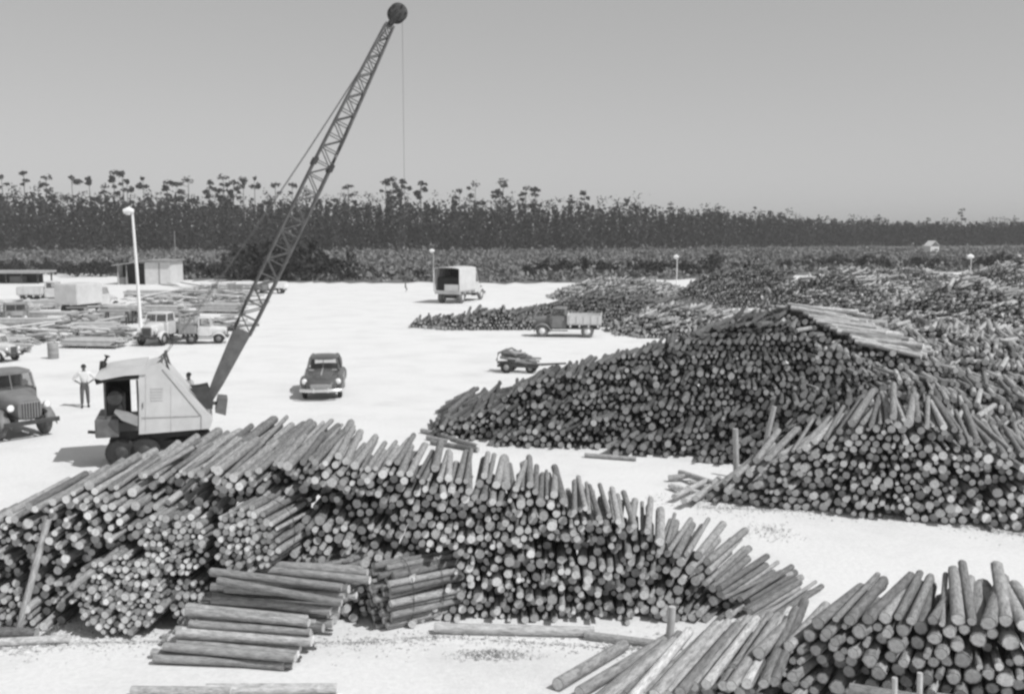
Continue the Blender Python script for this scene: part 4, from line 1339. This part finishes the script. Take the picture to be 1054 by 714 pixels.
# sedan driving toward us
def sedan(loc, rz):
    t = thing('sedan', 'dark rounded sedan driving toward us alone on the white sand', 'car', loc, rz)
    P = M['carpaint']
    b = MB(); b.loft([(2.25, 0.50, 0.42, 0.78, 3), (2.1, 0.66, 0.36, 0.92, 3), (1.6, 0.74, 0.34, 1.0, 3.2), (0.9, 0.80, 0.34, 1.05, 3.4), (0.2, 0.86, 0.34, 1.06, 3.6), (-0.9, 0.88, 0.34, 1.06, 3.6), (-1.7, 0.82, 0.36, 1.0, 3.2), (-2.2, 0.6, 0.42, 0.85, 3)], 28)
    body = b.build('body', P, t)
    bn = MB(); bn.loft([(2.15, 0.26, 0.6, 0.98, 2.6), (1.9, 0.38, 0.6, 1.08, 2.6), (1.2, 0.50, 0.6, 1.16, 2.6), (0.72, 0.58, 0.6, 1.18, 2.6)], 22); bn.build('bonnet', P, t)
    ro = MB(); ro.loft([(0.28, 0.52, 1.50, 1.57, 2.4), (0.1, 0.60, 1.47, 1.63, 2.4), (-0.5, 0.63, 1.46, 1.67, 2.4), (-1.0, 0.60, 1.46, 1.64, 2.4), (-1.3, 0.5, 1.46, 1.56, 2.4)], 24); roof = ro.build('roof', P, t)
    pil = [([(0.72, 0, 1.12), (0.28, 0, 1.53)], 0.022)]
    for y in (-1, 1):
        pil.append(([(0.66, 0.68 * y, 1.08), (0.25, 0.57 * y, 1.52)], 0.045))
        pil.append(([(-0.45, 0.74 * y, 1.05), (-0.45, 0.62 * y, 1.52)], 0.045))
        pil.append(([(-1.75, 0.62 * y, 1.02), (-1.5, 0.60 * y, 1.3), (-1.2, 0.52 * y, 1.52)], 0.12))
    for pts, rr in pil:
        po = MB(); po.tube(pts, rr, 7); po.build('pillar', P, t)
    dk = MB(); dk.loft([(-1.2, 0.66, 0.95, 1.16, 3), (-1.8, 0.58, 0.9, 1.10, 3), (-2.15, 0.42, 0.8, 0.98, 3)], 20); dk.build('boot', P, t)
    for s in (-1, 1):
        w = MB(); w.add([(0.69, 0.03 * s, 1.13), (0.64, 0.64 * s, 1.09), (0.27, 0.53 * s, 1.5), (0.29, 0.03 * s, 1.52)], [(0, 1, 2, 3)]); w.build('windscreen', M['glass'], t)
        for (x0, x1) in ((-0.4, 0.5), (-1.35, -0.5)):
            w = MB(); w.add([(x0, 0.745 * s, 1.08), (x1, 0.72 * s, 1.08), (min(x1, 0.2), 0.61 * s, 1.47), (x0, 0.63 * s, 1.48)], [(0, 1, 2, 3)]); w.build('side_window', M['glass'], t)
        for x in (1.35, -1.35):
            f = MB(); f.loft([(x + 0.66, 0.13, 0.44, 0.72, 2.4), (x + 0.5, 0.19, 0.36, 0.88, 2.4), (x, 0.22, 0.34, 0.98, 2.4), (x - 0.5, 0.20, 0.36, 0.86, 2.4), (x - 0.75, 0.12, 0.4, 0.68, 2.4)], 18)
            fo = f.build('fender', P, t); fo.location = (0, 0.72 * s, 0)
            wheel(t, x, 0.74 * s, 0.36, 0.19, M['rubber'], M['chrome'], 0.5)
        h = MB(); h.tube([(1.9, 0.70 * s, 0.80), (2.03, 0.70 * s, 0.80)], [0.12, 0.125], 16); hh = h.build('headlight', M['chrome'], t)
        l = MB(); l.tube([(2.03, 0.70 * s, 0.80), (2.07, 0.70 * s, 0.80)], [0.115, 0.07], 16); l.build('lens', M['lamp'], hh)
    g = MB(); g.loft([(2.2, 0.50, 0.50, 0.74, 3), (2.27, 0.46, 0.53, 0.71, 3)], 18); gr = g.build('grille', M['midgrey'], t)
    for k in range(4):
        q = MB(); q.box((2.27, -0.44, 0.55 + k * 0.045), (2.30, 0.44, 0.57 + k * 0.045)); q.build('grille_bar', M['chrome'], gr)
    sp = MB(); sp.tube([(2.14, 0, 0.76), (1.9, 0, 1.085), (1.2, 0, 1.165), (0.75, 0, 1.185)], 0.03, 6); sp.build('bonnet_trim', M['chrome'], t)
    bp = MB(); bp.tube([(2.2, -0.86, 0.46), (2.36, -0.6, 0.46), (2.42, 0, 0.46), (2.36, 0.6, 0.46), (2.2, 0.86, 0.46)], 0.075, 8)
    for y in (-0.3, 0.3): bp.box((2.36, y - 0.03, 0.38), (2.46, y + 0.03, 0.58))
    bp.build('bumper', M['chrome'], t)
    rb = MB(); rb.tube([(-2.15, -0.75, 0.46), (-2.32, 0, 0.46), (-2.15, 0.75, 0.46)], 0.07, 8); rb.build('bumper', M['chrome'], t)
    vs_ = MB(); vs_.add([(0.9, -0.6, 1.11), (0.9, 0.6, 1.11), (0.62, 0.6, 1.14), (0.62, -0.6, 1.14)], [(0, 1, 2, 3)]); vs_.build('cowl', M['grey'], t)
    se = MB(); se.box((-0.5, -0.6, 0.7), (-0.3, 0.6, 1.22), 0.05); se.build('seat', M['dark'], t)
sedan(on(334, 404), R(-83))

# low open cart with a hoop
def cart():
    g = G(538, 383)
    t = thing('tow_cart', 'low open cart heaped with short poles, with a hoop frame, by the big mound', 'cart', (g.x, g.y, 0), R(-14))
    b = MB(); b.box((-1.2, -0.5, 0.30), (0.9, -0.42, 0.42)); b.box((-1.2, 0.42, 0.30), (0.9, 0.5, 0.42)); b.box((-1.2, -0.415, 0.31), (-1.1, 0.415, 0.41)); b.box((0.7, -0.415, 0.31), (0.8, 0.415, 0.41)); b.build('frame', M['dark'], t)
    for k in range(26):
        a = R(RND.gauss(0, 22)); z = 0.46 + 0.028 * k * RND.uniform(0.5, 1); ln = RND.uniform(0.9, 1.9) * (1.1 - k * 0.018); x = RND.uniform(-0.5, 0.35) - 0.008 * k
        dv = Vector((math.cos(a), math.sin(a) * 0.6, RND.gauss(-0.06, 0.10))) * ln / 2; y = RND.uniform(-0.35, 0.35)
        b = MB(); b.tube([Vector((x, y, z)) - dv, Vector((x, y, z)) + Vector((0, 0, RND.gauss(0, 0.04))), Vector((x, y, z)) + dv], [0.07, 0.065, 0.05], 7); b.build('load_pole', M[RND.choice(['wood', 'midgrey', 'grey'])], t)
    h = MB(); h.tube([(-0.2, -0.5, 0.9), (-0.7, -0.5, 1.15), (-1.15, -0.45, 1.0), (-1.25, -0.4, 0.6)], 0.05, 7); h.tube([(-0.2, 0.5, 0.9), (-0.7, 0.5, 1.15), (-1.15, 0.45, 1.0), (-1.25, 0.4, 0.6)], 0.05, 7)
    h.tube([(-0.95, -0.48, 1.1), (-0.95, 0.48, 1.1)], 0.04, 6); h.build('hoop', M['midgrey'], t)
    d = MB(); d.tube([(0.8, 0, 0.42), (2.2, 0.15, 0.5)], 0.05, 7); d.tube([(0.8, -0.35, 0.42), (1.7, 0.05, 0.46)], 0.04, 7); d.build('drawbar', M['dark'], t)
    for x, r in ((-0.7, 0.30), (0.45, 0.24), (1.5, 0.18)):
        for y in (-0.55, 0.55): wheel(t, x, y * (1 if r > 0.25 else 0.45), r, 0.16, M['rubber'], M['grey'])
cart()

# ------------------------------------------------------------------ huts, poles, lumber
def hut():
    a = G(121, 293); b = G(182, 292)
    w = b.x - a.x
    t = thing('hut', 'small hut with one white wall and a dark open front by the light pole', 'hut', (a.x, a.y, 0))
    d = 5.0
    xm = w * 0.52
    wl_ = MB(); wl_.box((xm, 0, 0), (w, 0.12, 2.9)); wl_.box((w - 0.12, 0.125, 0), (w, d, 2.9)); wl_.box((0, d - 0.12, 0), (w - 0.125, d, 2.6)); wl_.box((0, 0.125, 0), (0.12, d - 0.125, 2.5))
    wl = wl_.build('wall', M['pale'], t)
    sm_ = MB(); sm_.box((xm + 1.75, -0.03, 0.02), (xm + 1.95, -0.002, 2.8)); sm_.build('wall_batten', M['grey'], wl)
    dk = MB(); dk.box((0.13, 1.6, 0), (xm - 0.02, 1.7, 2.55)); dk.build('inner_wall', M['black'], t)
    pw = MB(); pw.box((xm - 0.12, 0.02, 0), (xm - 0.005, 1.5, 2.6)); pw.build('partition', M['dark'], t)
    rf = MB(); rf.prism([(-0.5, 2.42), (w * 0.6, 3.05), (w + 0.35, 3.0), (w + 0.35, 3.12), (w * 0.6, 3.2), (-0.5, 2.55)], -0.45, d + 0.3); rf.build('roof', M['grey'], t)
    for x in (0.06, 1.2):
        p = MB(); p.tube([(x, 0.05, 0), (x, 0.05, 2.5)], 0.07, 7); p.build('post', M['wood'], t)
    bn = MB(); bn.box((0.2, 0.3, 0), (1.1, 1.0, 0.95)); bn.build('counter', M['midgrey'], t)
hut()
def shed():
    a = G(-60, 292); b = G(50, 291)
    w = b.x - a.x
    t = thing('open_shed', 'long low open shed with a flat pale roof at the far left', 'shed', (a.x, a.y, 0))
    rf = MB(); rf.box((-0.3, -0.4, 1.35), (w + 0.2, 4.5, 1.62)); rf.build('roof', M['wood'], t)
    for x in np.linspace(0.1, w - 0.3, 7):
        for y in (0, 4.0):
            p = MB(); p.tube([(x, y, 0), (x, y, 1.348)], 0.11, 7); p.build('post', M['dark'], t)
    bk = MB(); bk.box((0, 3.0, 0), (w - 1, 3.1, 1.345)); bk.build('back_wall', M['dark'], t)
    bx = MB(); bx.box((w * 0.66, 0.8, 0), (w * 0.78, 2.4, 0.9)); bx.build('workbench', M['midgrey'], t)
shed()
def lamp_pole(px0, py0, px1, py1, label, r=0.13, head=0.55):
    g = G(px0, py0); tp = PV(px1, py1, g.y)
    t = thing('light_pole', label, 'light pole', (g.x, g.y, 0))
    dx = tp.x - g.x
    p = MB(); p.tube([(0, 0, 0), (dx * 0.5 + 0.02, 0, tp.z * 0.5), (dx, 0, tp.z)], [r, r * 0.85, r * 0.65], 10); p.build('pole', M['white'], t)
    h = MB(); h.tube([(dx + 0.15, -0.1, tp.z - 0.05), (dx - head * 0.3, -0.15, tp.z + 0.02), (dx - head, -0.25, tp.z - 0.05)], [0.28 * head, 0.5 * head, 0.28 * head], 12); lh = h.build('lamp_head', M['white'], t)
    q = MB(); q.tube([(dx - head * 0.4, -0.2, tp.z - 0.30), (dx - head * 0.4, -0.2, tp.z - 0.18)], [0.14, 0.2], 10); q.build('lens', M['lamp'], lh)
lamp_pole(145, 338, 136, 217, 'tall white light pole leaning slightly left beside the hut')
lamp_pole(696, 300, 697, 264, 'thin light pole beyond the middle log heaps', 0.07, 0.42)
lamp_pole(446, 290, 446, 258, 'thin light pole behind the canvas truck', 0.04, 0.5)
lamp_pole(997, 300, 1000, 264, 'light pole above the far right log heaps', 0.06, 0.6)
pl = MB(); g = G(166, 292); pl.tube([(0, 0, 0), (0, 0, PV(166, 238, g.y + 6).z)], 0.05, 6)
o = pl.build('mast', M['grey']); o.location = (g.x, g.y + 6, 0); tag(o, 'thin mast standing behind the hut', 'mast')
pl = MB(); g = G(203, 322); q = PV(219, 303, g.y); pl.tube([(0, 0, 0.0), (q.x - g.x, 0, q.z)], 0.07, 7)
o = pl.build('leaning_spar', M['wood']); o.location = (g.x, g.y, 0); tag(o, 'slanting wooden spar propped among the lumber left of the boom', 'spar')
# little white shed in the scrub
g = G(962, 262); t = thing('white_shed', 'tiny white shed far off in the dark scrub at the right', 'shed', (g.x, g.y, 0), R(20))
t.scale = (0.62, 0.62, 0.8)
m_ = MB(); m_.box((-2.4, 0, 0), (2.4, 4, 2.8)); m_.build('wall', M['white'], t)
m_ = MB(); m_.prism([(-2.7, 2.81), (0, 4.6), (2.7, 2.81), (2.7, 2.95), (0, 4.75), (-2.7, 2.95)], -0.3, 4.3); m_.build('roof', M['white'], t)
m_ = MB(); m_.box((-0.5, -0.04, 0), (0.5, -0.003, 2.0)); m_.build('door', M['grey'], t)

def lumber(px, py, w, d, layers, rz, label, pale=True, bt=0.07, gap=0.26, blocks=True):
    g = G(px, py); layers = int(layers * 1.9)
    t = thing('lumber_stack', label, 'lumber stack', (g.x, g.y, 0), R(rz), 'stacks of boards at the left')
    if blocks:
        for x in (-w * 0.35, 0, w * 0.35):
            b = MB(); b.box((x - 0.08, -d / 2, 0), (x + 0.08, d / 2, 0.14)); b.build('bearer', M['dark'], t)
    n = max(3, int(d / gap))
    for k in range(layers):
        for j in range(n):
            y0 = -d / 2 + j * d / n
            dx = RND.gauss(0, 0.22)
            b = MB(); z0 = 0.145 + k * (bt + 0.008)
            b.box((-w / 2 + dx, y0 + 0.006, z0), (w / 2 + dx, y0 + d / n - 0.012, z0 + bt - RND.uniform(0, 0.006)))
            b.build('board', M['woodpale'] if (k + j) % 3 else M['wood'], t)
    return t
lumber(28, 345, 5.0, 1.6, 7, 4, 'stack of boards behind the bonneted truck, nearest the left edge')
lumber(46, 334, 5.2, 1.5, 6, -6, 'stack of boards in front of the pale flat truck')
lumber(8, 328, 4.0, 1.6, 6, 10, 'stack of boards cut off by the left edge of the yard')
lumber(98, 357, 3.4, 1.9, 3, -8, 'low pale stack of boards with a dark gap beneath, left of the crane house')
lumber(92, 342, 3.6, 1.6, 4, 12, 'low board stack just behind the pale low one')
lumber(30, 318, 5.5, 1.4, 5, 6, 'farther board stack in front of the open shed')
lumber(125, 332, 2.6, 1.2, 8, 0, 'short tall stack of boards at the foot of the white light pole')
lumber(170, 327, 3.2, 1.4, 6, -4, 'board stack right of the white light pole')
lumber(172, 308, 8.0, 2.2, 4, -3, 'long grey board stack in front of the hut', False, 0.1)
lumber(222, 306, 4.5, 1.6, 4, 5, 'board stack left of the sheeted truck')
lumber(228, 322, 3.6, 1.4, 5, -10, 'board stack close left of the crane boom')
lumber(4, 362, 2.6, 1.3, 5, 4, 'board stack between the two trucks at the left edge')
lumber(75, 330, 3.0, 1.2, 4, 20, 'board stack in front of the pale box truck')
def jumble(px, py, w, d, n, hgt, label):
    g = G(px, py)
    hgt *= 1.25; n = int(n * 1.1)
    t = thing('board_heap', label, 'heap of boards', (g.x, g.y, 0), R(RND.uniform(-10, 10)), 'jumbled heaps of timber at the left')
    for k in range(n):
        z = 0.05 + hgt * (k / n) * RND.uniform(0.6, 1.0)
        L_ = w * RND.uniform(0.4, 0.95); a = R(RND.gauss(0, 28)); p = R(RND.gauss(0, 7))
        cx, cy = RND.gauss(0, w * 0.15), RND.gauss(0, d * 0.25)
        dv = Vector((math.cos(a) * math.cos(p), math.sin(a) * math.cos(p), math.sin(p))) * (L_ / 2)
        A, B = Vector((cx, cy, z)) - dv, Vector((cx, cy, z)) + dv
        A.z, B.z = max(A.z, 0.06), max(B.z, 0.06)
        b = MB(); b.tube([A, B], RND.uniform(0.05, 0.11), 4, smooth=False)
        b.build('board', M[RND.choice(['wood', 'woodpale', 'woodpale', 'midgrey', 'pale'])], t)
for (px, py, w, d, n, h, lab) in [
    (22, 352, 5, 2, 34, 1.1, 'heap of boards right behind the bonneted truck'), (62, 349, 4, 2, 26, 0.9, 'heap of boards behind the grey drum'), (112, 350, 4, 2, 24, 0.8, 'heap of boards between the low pale stack and the loaded truck'),
    (78, 338, 5, 2, 30, 1.2, 'heap of timber in the middle of the left lumber yard'), (8, 322, 5, 2, 26, 0.9, 'heap of timber below the open shed'),
    (116, 328, 3.5, 1.6, 22, 1.1, 'heap of timber just left of the white light pole'), (160, 319, 5, 2, 26, 1.3, 'heap of timber just right of the white light pole'), (195, 316, 6, 2.5, 30, 1.3, 'heap of timber left of the slanting spar'), (240, 314, 5, 2, 22, 1.2, 'heap of timber beside the crane boom'),
    (236, 340, 3, 1.6, 18, 0.9, 'heap of timber right of the pale pickup'), (205, 302, 7, 2.5, 26, 0.8, 'far heap of timber right of the hut'), (243, 301, 6, 2.5, 22, 0.8, 'far heap of timber left of the sheeted truck')]:
    jumble(px, py, w, d, n, h, lab)
# trestles, crates, drum
def trestle(px, py, rz, label):
    g = G(px, py); t = thing('trestle', label, 'trestle', (g.x, g.y, 0), R(rz), 'trestles by the light pole')
    b = MB(); b.box((-0.9, -0.35, 1.0), (0.9, 0.35, 1.1)); b.build('top', M['wood'], t)
    for x in (-0.75, 0.75):
        for y in (-0.3, 0.3):
            l = MB(); l.tube([(x, y * 1.2, 0), (x * 0.95, y * 0.8, 0.998)], 0.06, 6); l.build('leg', M['dark'], t)
trestle(121, 334, 5, 'trestle left of the white light pole')
trestle(148, 333, -4, 'trestle right against the foot of the white light pole')
def crate(px, py, s, label, mat='dark'):
    g = G(px, py); t = thing('crate', label, 'crate', (g.x, g.y, 0), R(RND.uniform(-15, 15)), 'crates among the lumber')
    b = MB(); b.box((-s / 2, -s / 2, 0.02), (s / 2, s / 2, s * 0.85)); b.build('panel', M[mat], t)
    for z in (0.0, s * 0.38, s * 0.76):
        b = MB(); b.box((-s / 2 - 0.03, -s / 2 - 0.03, z + 0.03), (s / 2 + 0.03, s / 2 + 0.03, z + 0.11)); b.build('batten', M['wood'] if mat != 'dark' else M['midgrey'], t)
crate(184, 333, 0.8, 'small dark crate among the lumber behind the pale pickup')
crate(197, 332, 1.05, 'larger dark crate beside the slanting spar')
crate(100, 333, 0.8, 'pale crate left of the trestles', 'wood')
g = G(55, 369); t = thing('oil_drum', 'upright grey drum standing alone behind the bonneted truck', 'drum', (g.x, g.y, 0))
d = MB(); vs = [(0.27, 0), (0.29, 0.02), (0.285, 0.28), (0.30, 0.30), (0.285, 0.32), (0.285, 0.57), (0.30, 0.59), (0.285, 0.61), (0.29, 0.87), (0.27, 0.89)]
d.tube([(0, 0, z) for r_, z in vs], [r_ for r_, z in vs], 18); d.build('shell', M['grey'], t)
b = MB(); b.tube([(0.12, 0, 0.885), (0.12, 0, 0.92)], 0.04, 8); b.build('bung', M['dark'], t)

# ------------------------------------------------------------------ people
def skinmesh(name, verts, edges, mat, parent, root=0, sub=1):
    bm = bmesh.new()
    lay = bm.verts.layers.skin.verify()
    vs = []
    for i, (co, r) in enumerate(verts):
        v = bm.verts.new(co)
        v[lay].radius = (r, r) if not isinstance(r, tuple) else r
        v[lay].use_root = (i == root)
        vs.append(v)
    for a, b in edges: bm.edges.new((vs[a], vs[b]))
    me = bpy.data.meshes.new(name); bm.to_mesh(me); bm.free()
    me.materials.append(mat)
    o = link(name, me, parent)
    sk = o.modifiers.new('skin', 'SKIN'); sk.use_smooth_shade = True
    ss = o.modifiers.new('smooth', 'SUBSURF'); ss.levels = sub; ss.render_levels = sub
    return o
def person(label, loc, rz, arms, stride=0.06, h=1.72):
    """forward is -y; arms: for each side (elbow, wrist) positions"""
    t = thing('person', label, 'person', loc, rz)
    t.scale = (h / 1.75,) * 3
    V, E = [], []
    def v(co, r, frm=None):
        V.append((co, r))
        if frm is not None: E.append((frm, len(V) - 1))
        return len(V) - 1
    pel = v((0, 0, 0.95), (0.125, 0.10))
    wa = v((0, 0, 1.12), (0.115, 0.09), pel); ch = v((0, 0.01, 1.34), (0.135, 0.10), wa)
    nb = v((0, 0.01, 1.47), 0.065, ch); nk = v((0, 0.0, 1.53), 0.052, nb)
    jw = v((0, -0.02, 1.59), 0.07, nk); sk = v((0, 0.0, 1.67), 0.085, jw); v((0, 0.0, 1.72), 0.06, sk)
    v((0, -0.105, 1.625), 0.012, jw)
    hands = []
    for sg, (el, wr) in zip((-1, 1), arms):
        sh = v((0.19 * sg, 0.01, 1.42), 0.06, ch)
        e = v(el, 0.042, sh); w = v(wr, 0.03, e)
        d = (Vector(wr) - Vector(el)).normalized()
        pm = v(tuple(Vector(wr) + d * 0.06), (0.034, 0.02), w)
        side = d.cross(Vector((0, 1, 0))); side = side.normalized() if side.length > 0.1 else Vector((1, 0, 0))
        crl = d.cross(side).normalized()
        for k, (o_, l_) in enumerate(((-0.027, 0.068), (-0.009, 0.082), (0.009, 0.078), (0.026, 0.058))):
            a = v(tuple(Vector(wr) + d * 0.095 + side * o_), 0.0095, pm)
            m1 = v(tuple(Vector(wr) + d * (0.095 + l_ * 0.55) + side * o_ + crl * 0.010), 0.0088, a)
            v(tuple(Vector(wr) + d * (0.095 + l_ * 0.9) + side * o_ + crl * 0.03), 0.0078, m1)
        th = v(tuple(Vector(wr) + d * 0.05 - side * 0.042), 0.011, pm); v(tuple(Vector(wr) + d * 0.09 - side * 0.058 + crl * 0.015), 0.009, th)
    for sg in (-1, 1):
        st = stride * sg
        hp = v((0.09 * sg, 0, 0.88), 0.085, pel); kn = v((0.11 * sg, -0.02 + st, 0.50), 0.058, hp)
        an = v((0.12 * sg, 0.02 + st, 0.10), 0.04, kn); v((0.13 * sg, -0.12 + st, 0.045), 0.035, an)
    skinmesh('body', V, E, M['skin'], t)
    # shirt
    V2, E2 = [((0, 0, 0.96), (0.150, 0.122)), ((0, 0, 1.12), (0.142, 0.115)), ((0, 0.01, 1.34), (0.162, 0.124)), ((0, 0.01, 1.46), 0.085)], [(0, 1), (1, 2), (2, 3)]
    for sg, (el, wr) in zip((-1, 1), arms):
        V2.append(((0.195 * sg, 0.01, 1.42), 0.078)); E2.append((2, len(V2) - 1))
        V2.append((tuple(Vector(el)), 0.058)); E2.append((len(V2) - 2, len(V2) - 1))
        V2.append((tuple(Vector(el).lerp(Vector(wr), 0.35)), 0.05)); E2.append((len(V2) - 2, len(V2) - 1))
    skinmesh('shirt', V2, E2, M['shirt'], t)
    V3, E3 = [((0, 0, 0.99), (0.152, 0.125)), ((0, 0, 0.92), (0.15, 0.122))], [(0, 1)]
    for sg in (-1, 1):
        st = stride * sg
        b0 = len(V3)
        V3 += [((0.092 * sg, 0, 0.82), 0.102), ((0.11 * sg, -0.02 + st, 0.50), 0.078), ((0.12 * sg, 0.02 + st, 0.12), 0.064)]
        E3 += [(1, b0), (b0, b0 + 1), (b0 + 1, b0 + 2)]
    skinmesh('trousers', V3, E3, M['trousers'], t)
    for sg in (-1, 1):
        st = stride * sg
        s_ = MB(); s_.tube([(0.12 * sg, 0.07 + st, 0.05), (0.12 * sg, 0.0 + st, 0.055), (0.13 * sg, -0.10 + st, 0.045), (0.132 * sg, -0.19 + st, 0.035)], [0.04, 0.052, 0.048, 0.028], 10); s_.build('shoe', M['shoe'], t)
        e_ = MB(); e_.tube([(0.03 * sg, -0.080, 1.665), (0.03 * sg, -0.090, 1.665)], [0.012, 0.006], 8); e_.build('eye', M['black'], t)
        e_ = MB(); e_.tube([(0.086 * sg, 0.01, 1.61), (0.094 * sg, 0.015, 1.64), (0.09 * sg, 0.015, 1.67)], [0.012, 0.018, 0.012], 6); e_.build('ear', M['skin'], t)
    m_ = MB(); m_.tube([(-0.028, -0.078, 1.585), (0.028, -0.078, 1.585)], 0.008, 6); m_.build('mouth', M['black'], t)
    hr = MB(); hr.tube([(0, 0.015, 1.655), (0, 0.012, 1.70), (0, 0.012, 1.745), (0, 0.012, 1.772)], [0.098, 0.100, 0.075, 0.03], 14); hr.build('hair', M['hair'], t)
    return t
person('man in a light shirt and dark trousers standing hands on hips left of the crane', on(88, 419), R(25),
       (((-0.42, 0.06, 1.16), (-0.19, -0.06, 1.02)), ((0.42, 0.06, 1.16), (0.19, -0.06, 1.02))), h=1.74)
g = PV(194, 384, 38.6)
person('man in a light shirt seen head and shoulders behind the crane house', (g.x, g.y, 0), R(-40),
       (((-0.25, 0.03, 1.14), (-0.24, -0.10, 0.90)), ((0.27, 0.02, 1.14), (0.30, -0.16, 1.0))), h=1.72)

# ------------------------------------------------------------------ air
hz = MB(); hz.box((-6100, -150, -1.0), (6100, 9100, 27.0))
hm = bpy.data.materials.new('haze'); hm.use_nodes = True
hn = hm.node_tree.nodes; hn.clear()
ho = hn.new('ShaderNodeOutputMaterial'); hv = hn.new('ShaderNodeVolumePrincipled')
hv.inputs['Color'].default_value = (0.9, 0.9, 0.9, 1); hv.inputs['Density'].default_value = 0.00045
hm.node_tree.links.new(hv.outputs[0], ho.inputs['Volume'])
o = hz.build('haze', hm); tag(o, 'thin pale haze over the whole yard', 'haze', kind='stuff')
